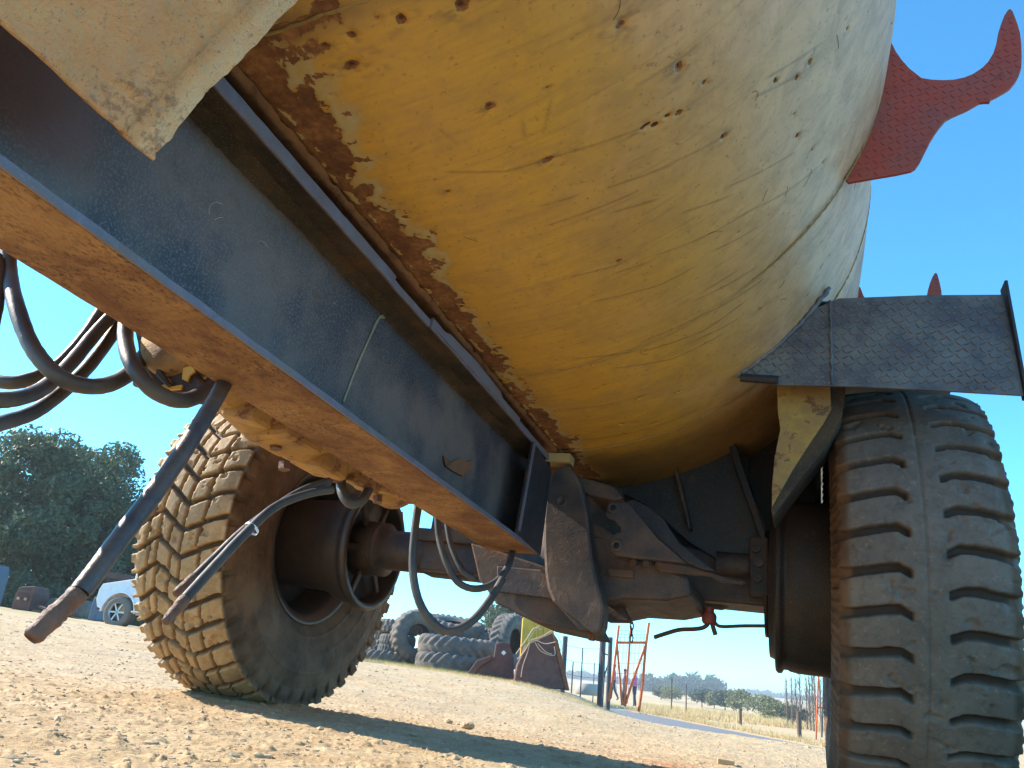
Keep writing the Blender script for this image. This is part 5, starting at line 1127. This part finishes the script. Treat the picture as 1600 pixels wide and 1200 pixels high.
for i, (px, d, H) in enumerate([(1231, 62, 3.9), (1239, 60, 4.0), (1246, 61, 3.9), (1252, 58, 4.6), (1262, 60, 4.3), (1267, 58, 4.0), (1272, 57, 5.4), (1276, 55, 6.0), (1284, 54, 6.2)]):
    R_ = random.Random(100+i); p = lift(px, 1142+(px-1231)*.15, d); e = empty('bare_poplar', p); tag(e, poplab[i], 'tree', PT)
    MB().tube([(0, 0, -.5), (0, 0, H*.5), (R_.uniform(-.1, .1), 0, H)], [.07, .045, .01], 6).build('trunk', M['twig'], e)
    m = MB()
    for k in range(70):
        z = H*R_.uniform(.12, .93); a = R_.uniform(0, 6.28); L = H*R_.uniform(.05, .13)*(1.25-z/H); m.tube([(0, 0, z), (math.cos(a)*L*.45, math.sin(a)*L*.45, z+L*.7), (math.cos(a)*L*.6, math.sin(a)*L*.6, z+L*1.9)], [.018, .012, .004], 3, caps=False)
    m.build('branches', M['twig'], e)
# distant woods on the skyline
def wood(name, pp, d, hpx, n, size, seed, leaf='leaf3'):
    R_ = random.Random(seed); m = MB()
    for k in range(n):
        t = R_.random(); i = min(int(t*(len(pp)-1)), len(pp)-2); f = t*(len(pp)-1)-i
        px = pp[i][0]*(1-f)+pp[i+1][0]*f; py = pp[i][1]*(1-f)+pp[i+1][1]*f
        hh = hpx*(.35+1.05*float(npnoise(px*.09, 1.5, seed))+.3*float(npnoise(px*.4, 1.5, seed+1))); q = lift(px, py, d+R_.uniform(-d*.03, d*.03))
        z = hh/FPX*d*R_.random()**.8; leafcloud(m, (q.x, q.y, q.z+z), size*2, size*2, size*2, 1, size, R_)
    me = bpy.data.meshes.new(name); me.from_pydata(m.v, [], m.f); me.materials.append(M[leaf]); o = bpy.data.objects.new(name, me); link(o); tag(o, kind='stuff'); return o
wood('distant_wood', [(1000, 1079), (1060, 1081), (1130, 1087)], 420, 17, 5200, 1.1, 1)
wood('distant_plantation', [(1160, 1088), (1200, 1092), (1280, 1100)], 900, 7, 3200, 1.8, 2)
wood('distant_plantation', [(886, 1063), (930, 1068), (1000, 1076)], 800, 9, 3000, 1.8, 4)
# dry grass: verge of the yard, road verge
def grass(name, n, fn, h, mat, seed):
    R_ = random.Random(seed); V = []; F = []
    for k in range(n):
        x, y = fn(R_); z = tz(x, y) if k % 6 == 0 else None
        if z is None: x, y, z = lx+R_.uniform(-.06, .06), ly+R_.uniform(-.06, .06), lz
        else: lx, ly, lz = x, y, z
        a = R_.uniform(0, 3.14); hh = h*R_.uniform(.4, 1.3); w = h*.06; i = len(V); c, s = math.cos(a)*w, math.sin(a)*w; lx2, ly2 = R_.uniform(-.4, .4)*hh, R_.uniform(-.4, .4)*hh
        V += [(x-c, y-s, z-.01), (x+c, y+s, z-.01), (x+lx2, y+ly2, z+hh)]; F.append((i, i+1, i+2))
    me = bpy.data.meshes.new(name); me.from_pydata(V, [], F); me.materials.append(M[mat]); o = bpy.data.objects.new(name, me); link(o); return tag(o, kind='stuff')
def yard_edge(R_):
    px = R_.uniform(540, 985); d = R_.uniform(18.0, 23) if px < 800 else R_.uniform(16, 21); d -= (R_.random()**3)*3; q = place(px, d); return q.x, q.y
grass('dry_grass', 9000, yard_edge, .06, 'dry', 1)
grass('green_grass', 3200, lambda R_: (lambda q: (q.x, q.y))(place(R_.gauss(690, 70), R_.uniform(20.5, 22.8))), .09, 'green', 2)
def verge(R_):
    t = R_.uniform(-30, 26); w = R_.choice([-1, 1]); o_ = -.3-abs(R_.gauss(0, 1.3)); q = ra+rd*t+rn*(-o_ if False else o_); return q.x, q.y
grass('roadside_grass', 9000, verge, .24, 'dry', 3)
grass('field_grass', 12000, lambda R_: (lambda q: (q.x, q.y))(place(R_.uniform(1000, 1290), 58+R_.random()**1.3*70)), .4, 'dry', 4)
grass('green_tuft', 900, lambda R_: (lambda q: (q.x, q.y))(place(R_.gauss(1268, 9), R_.gauss(14.5, .8))), .09, 'green', 6)
grass('dropped_straw', 6000, lambda R_: (lambda d, a: (d*math.sin(a), d*math.cos(a)))(1.5+R_.random()**2*12, rad(R_.uniform(-42, 42))), .014, 'dry', 7)
for i, (px, py, pt, d, r, lab) in enumerate([(1157, 1125, 1107, 55, .10, 'lone dark wooden post in the roadside grass'), (1249, 1143, 1112, 45, .12, 'thick dark wooden post among the bare poplars')]):
    b = lift(px, py, d); t = lift(px+1, pt, d); o = MB().tube([(0, 0, -.4), (0, 0, (t.z-b.z))], r, 8).build('wooden_post', M['wood'], loc=b); tag(o, lab, 'post')
for i, px in enumerate((1049, 1072)):
    b = lift(px, 1105, 75); o = MB().tube([(0, 0, -.5), (0, 0, 1.9 if i else 2.6)], .06, 6).build('wooden_post', M['wood'], loc=b); tag(o, ['tall thin grey field post right of the orange gate', 'shorter grey field post between the gate and the lone dark post'][i], 'post')
# far hills
for nm, pp, d in (('distant_hill', [(880, 1064), (895, 1056), (915, 1051), (935, 1054), (960, 1064), (1000, 1070)], 3000),):
    P = [lift(px, py, d) for px, py in pp]; n = len(P); vs = []
    for p in P: vs += [p, Vector((p.x, p.y-400, -8)), Vector((p.x, p.y+400, -8))]
    fs = []
    for i in range(n-1): fs += [(3*i, 3*i+3, 3*i+4, 3*i+1), (3*i, 3*i+2, 3*i+5, 3*i+3)]
    mesh(nm, vs, fs, M['ground'] if False else M['twig'], sm=True)['kind'] = 'structure'

# air: pale haze over the flat country
HZB = float(GZ.min())-10; HZT = max(14.0, float(GZ.max())+3)
hz = MB().box((0, 0, 0), (7900, 7900, HZT-HZB)).build('haze', M['wire'], loc=(0, 0, (HZT+HZB)/2))
hz.data.materials.clear(); hm = bpy.data.materials.new('air'); hm.use_nodes = True; hn = hm.node_tree
for n in list(hn.nodes): hn.nodes.remove(n)
pv = hn.nodes.new('ShaderNodeVolumePrincipled'); pv.inputs['Color'].default_value = (.88, .95, 1, 1); pv.inputs['Density'].default_value = .0008; pv.inputs['Anisotropy'].default_value = .2
ho = hn.nodes.new('ShaderNodeOutputMaterial'); hn.links.new(pv.outputs[0], ho.inputs['Volume']); hz.data.materials.append(hm)
tag(hz, kind='stuff')
S.cycles.volume_bounces = 0
print('GROUND Z', GZ.min(), GZ.max())
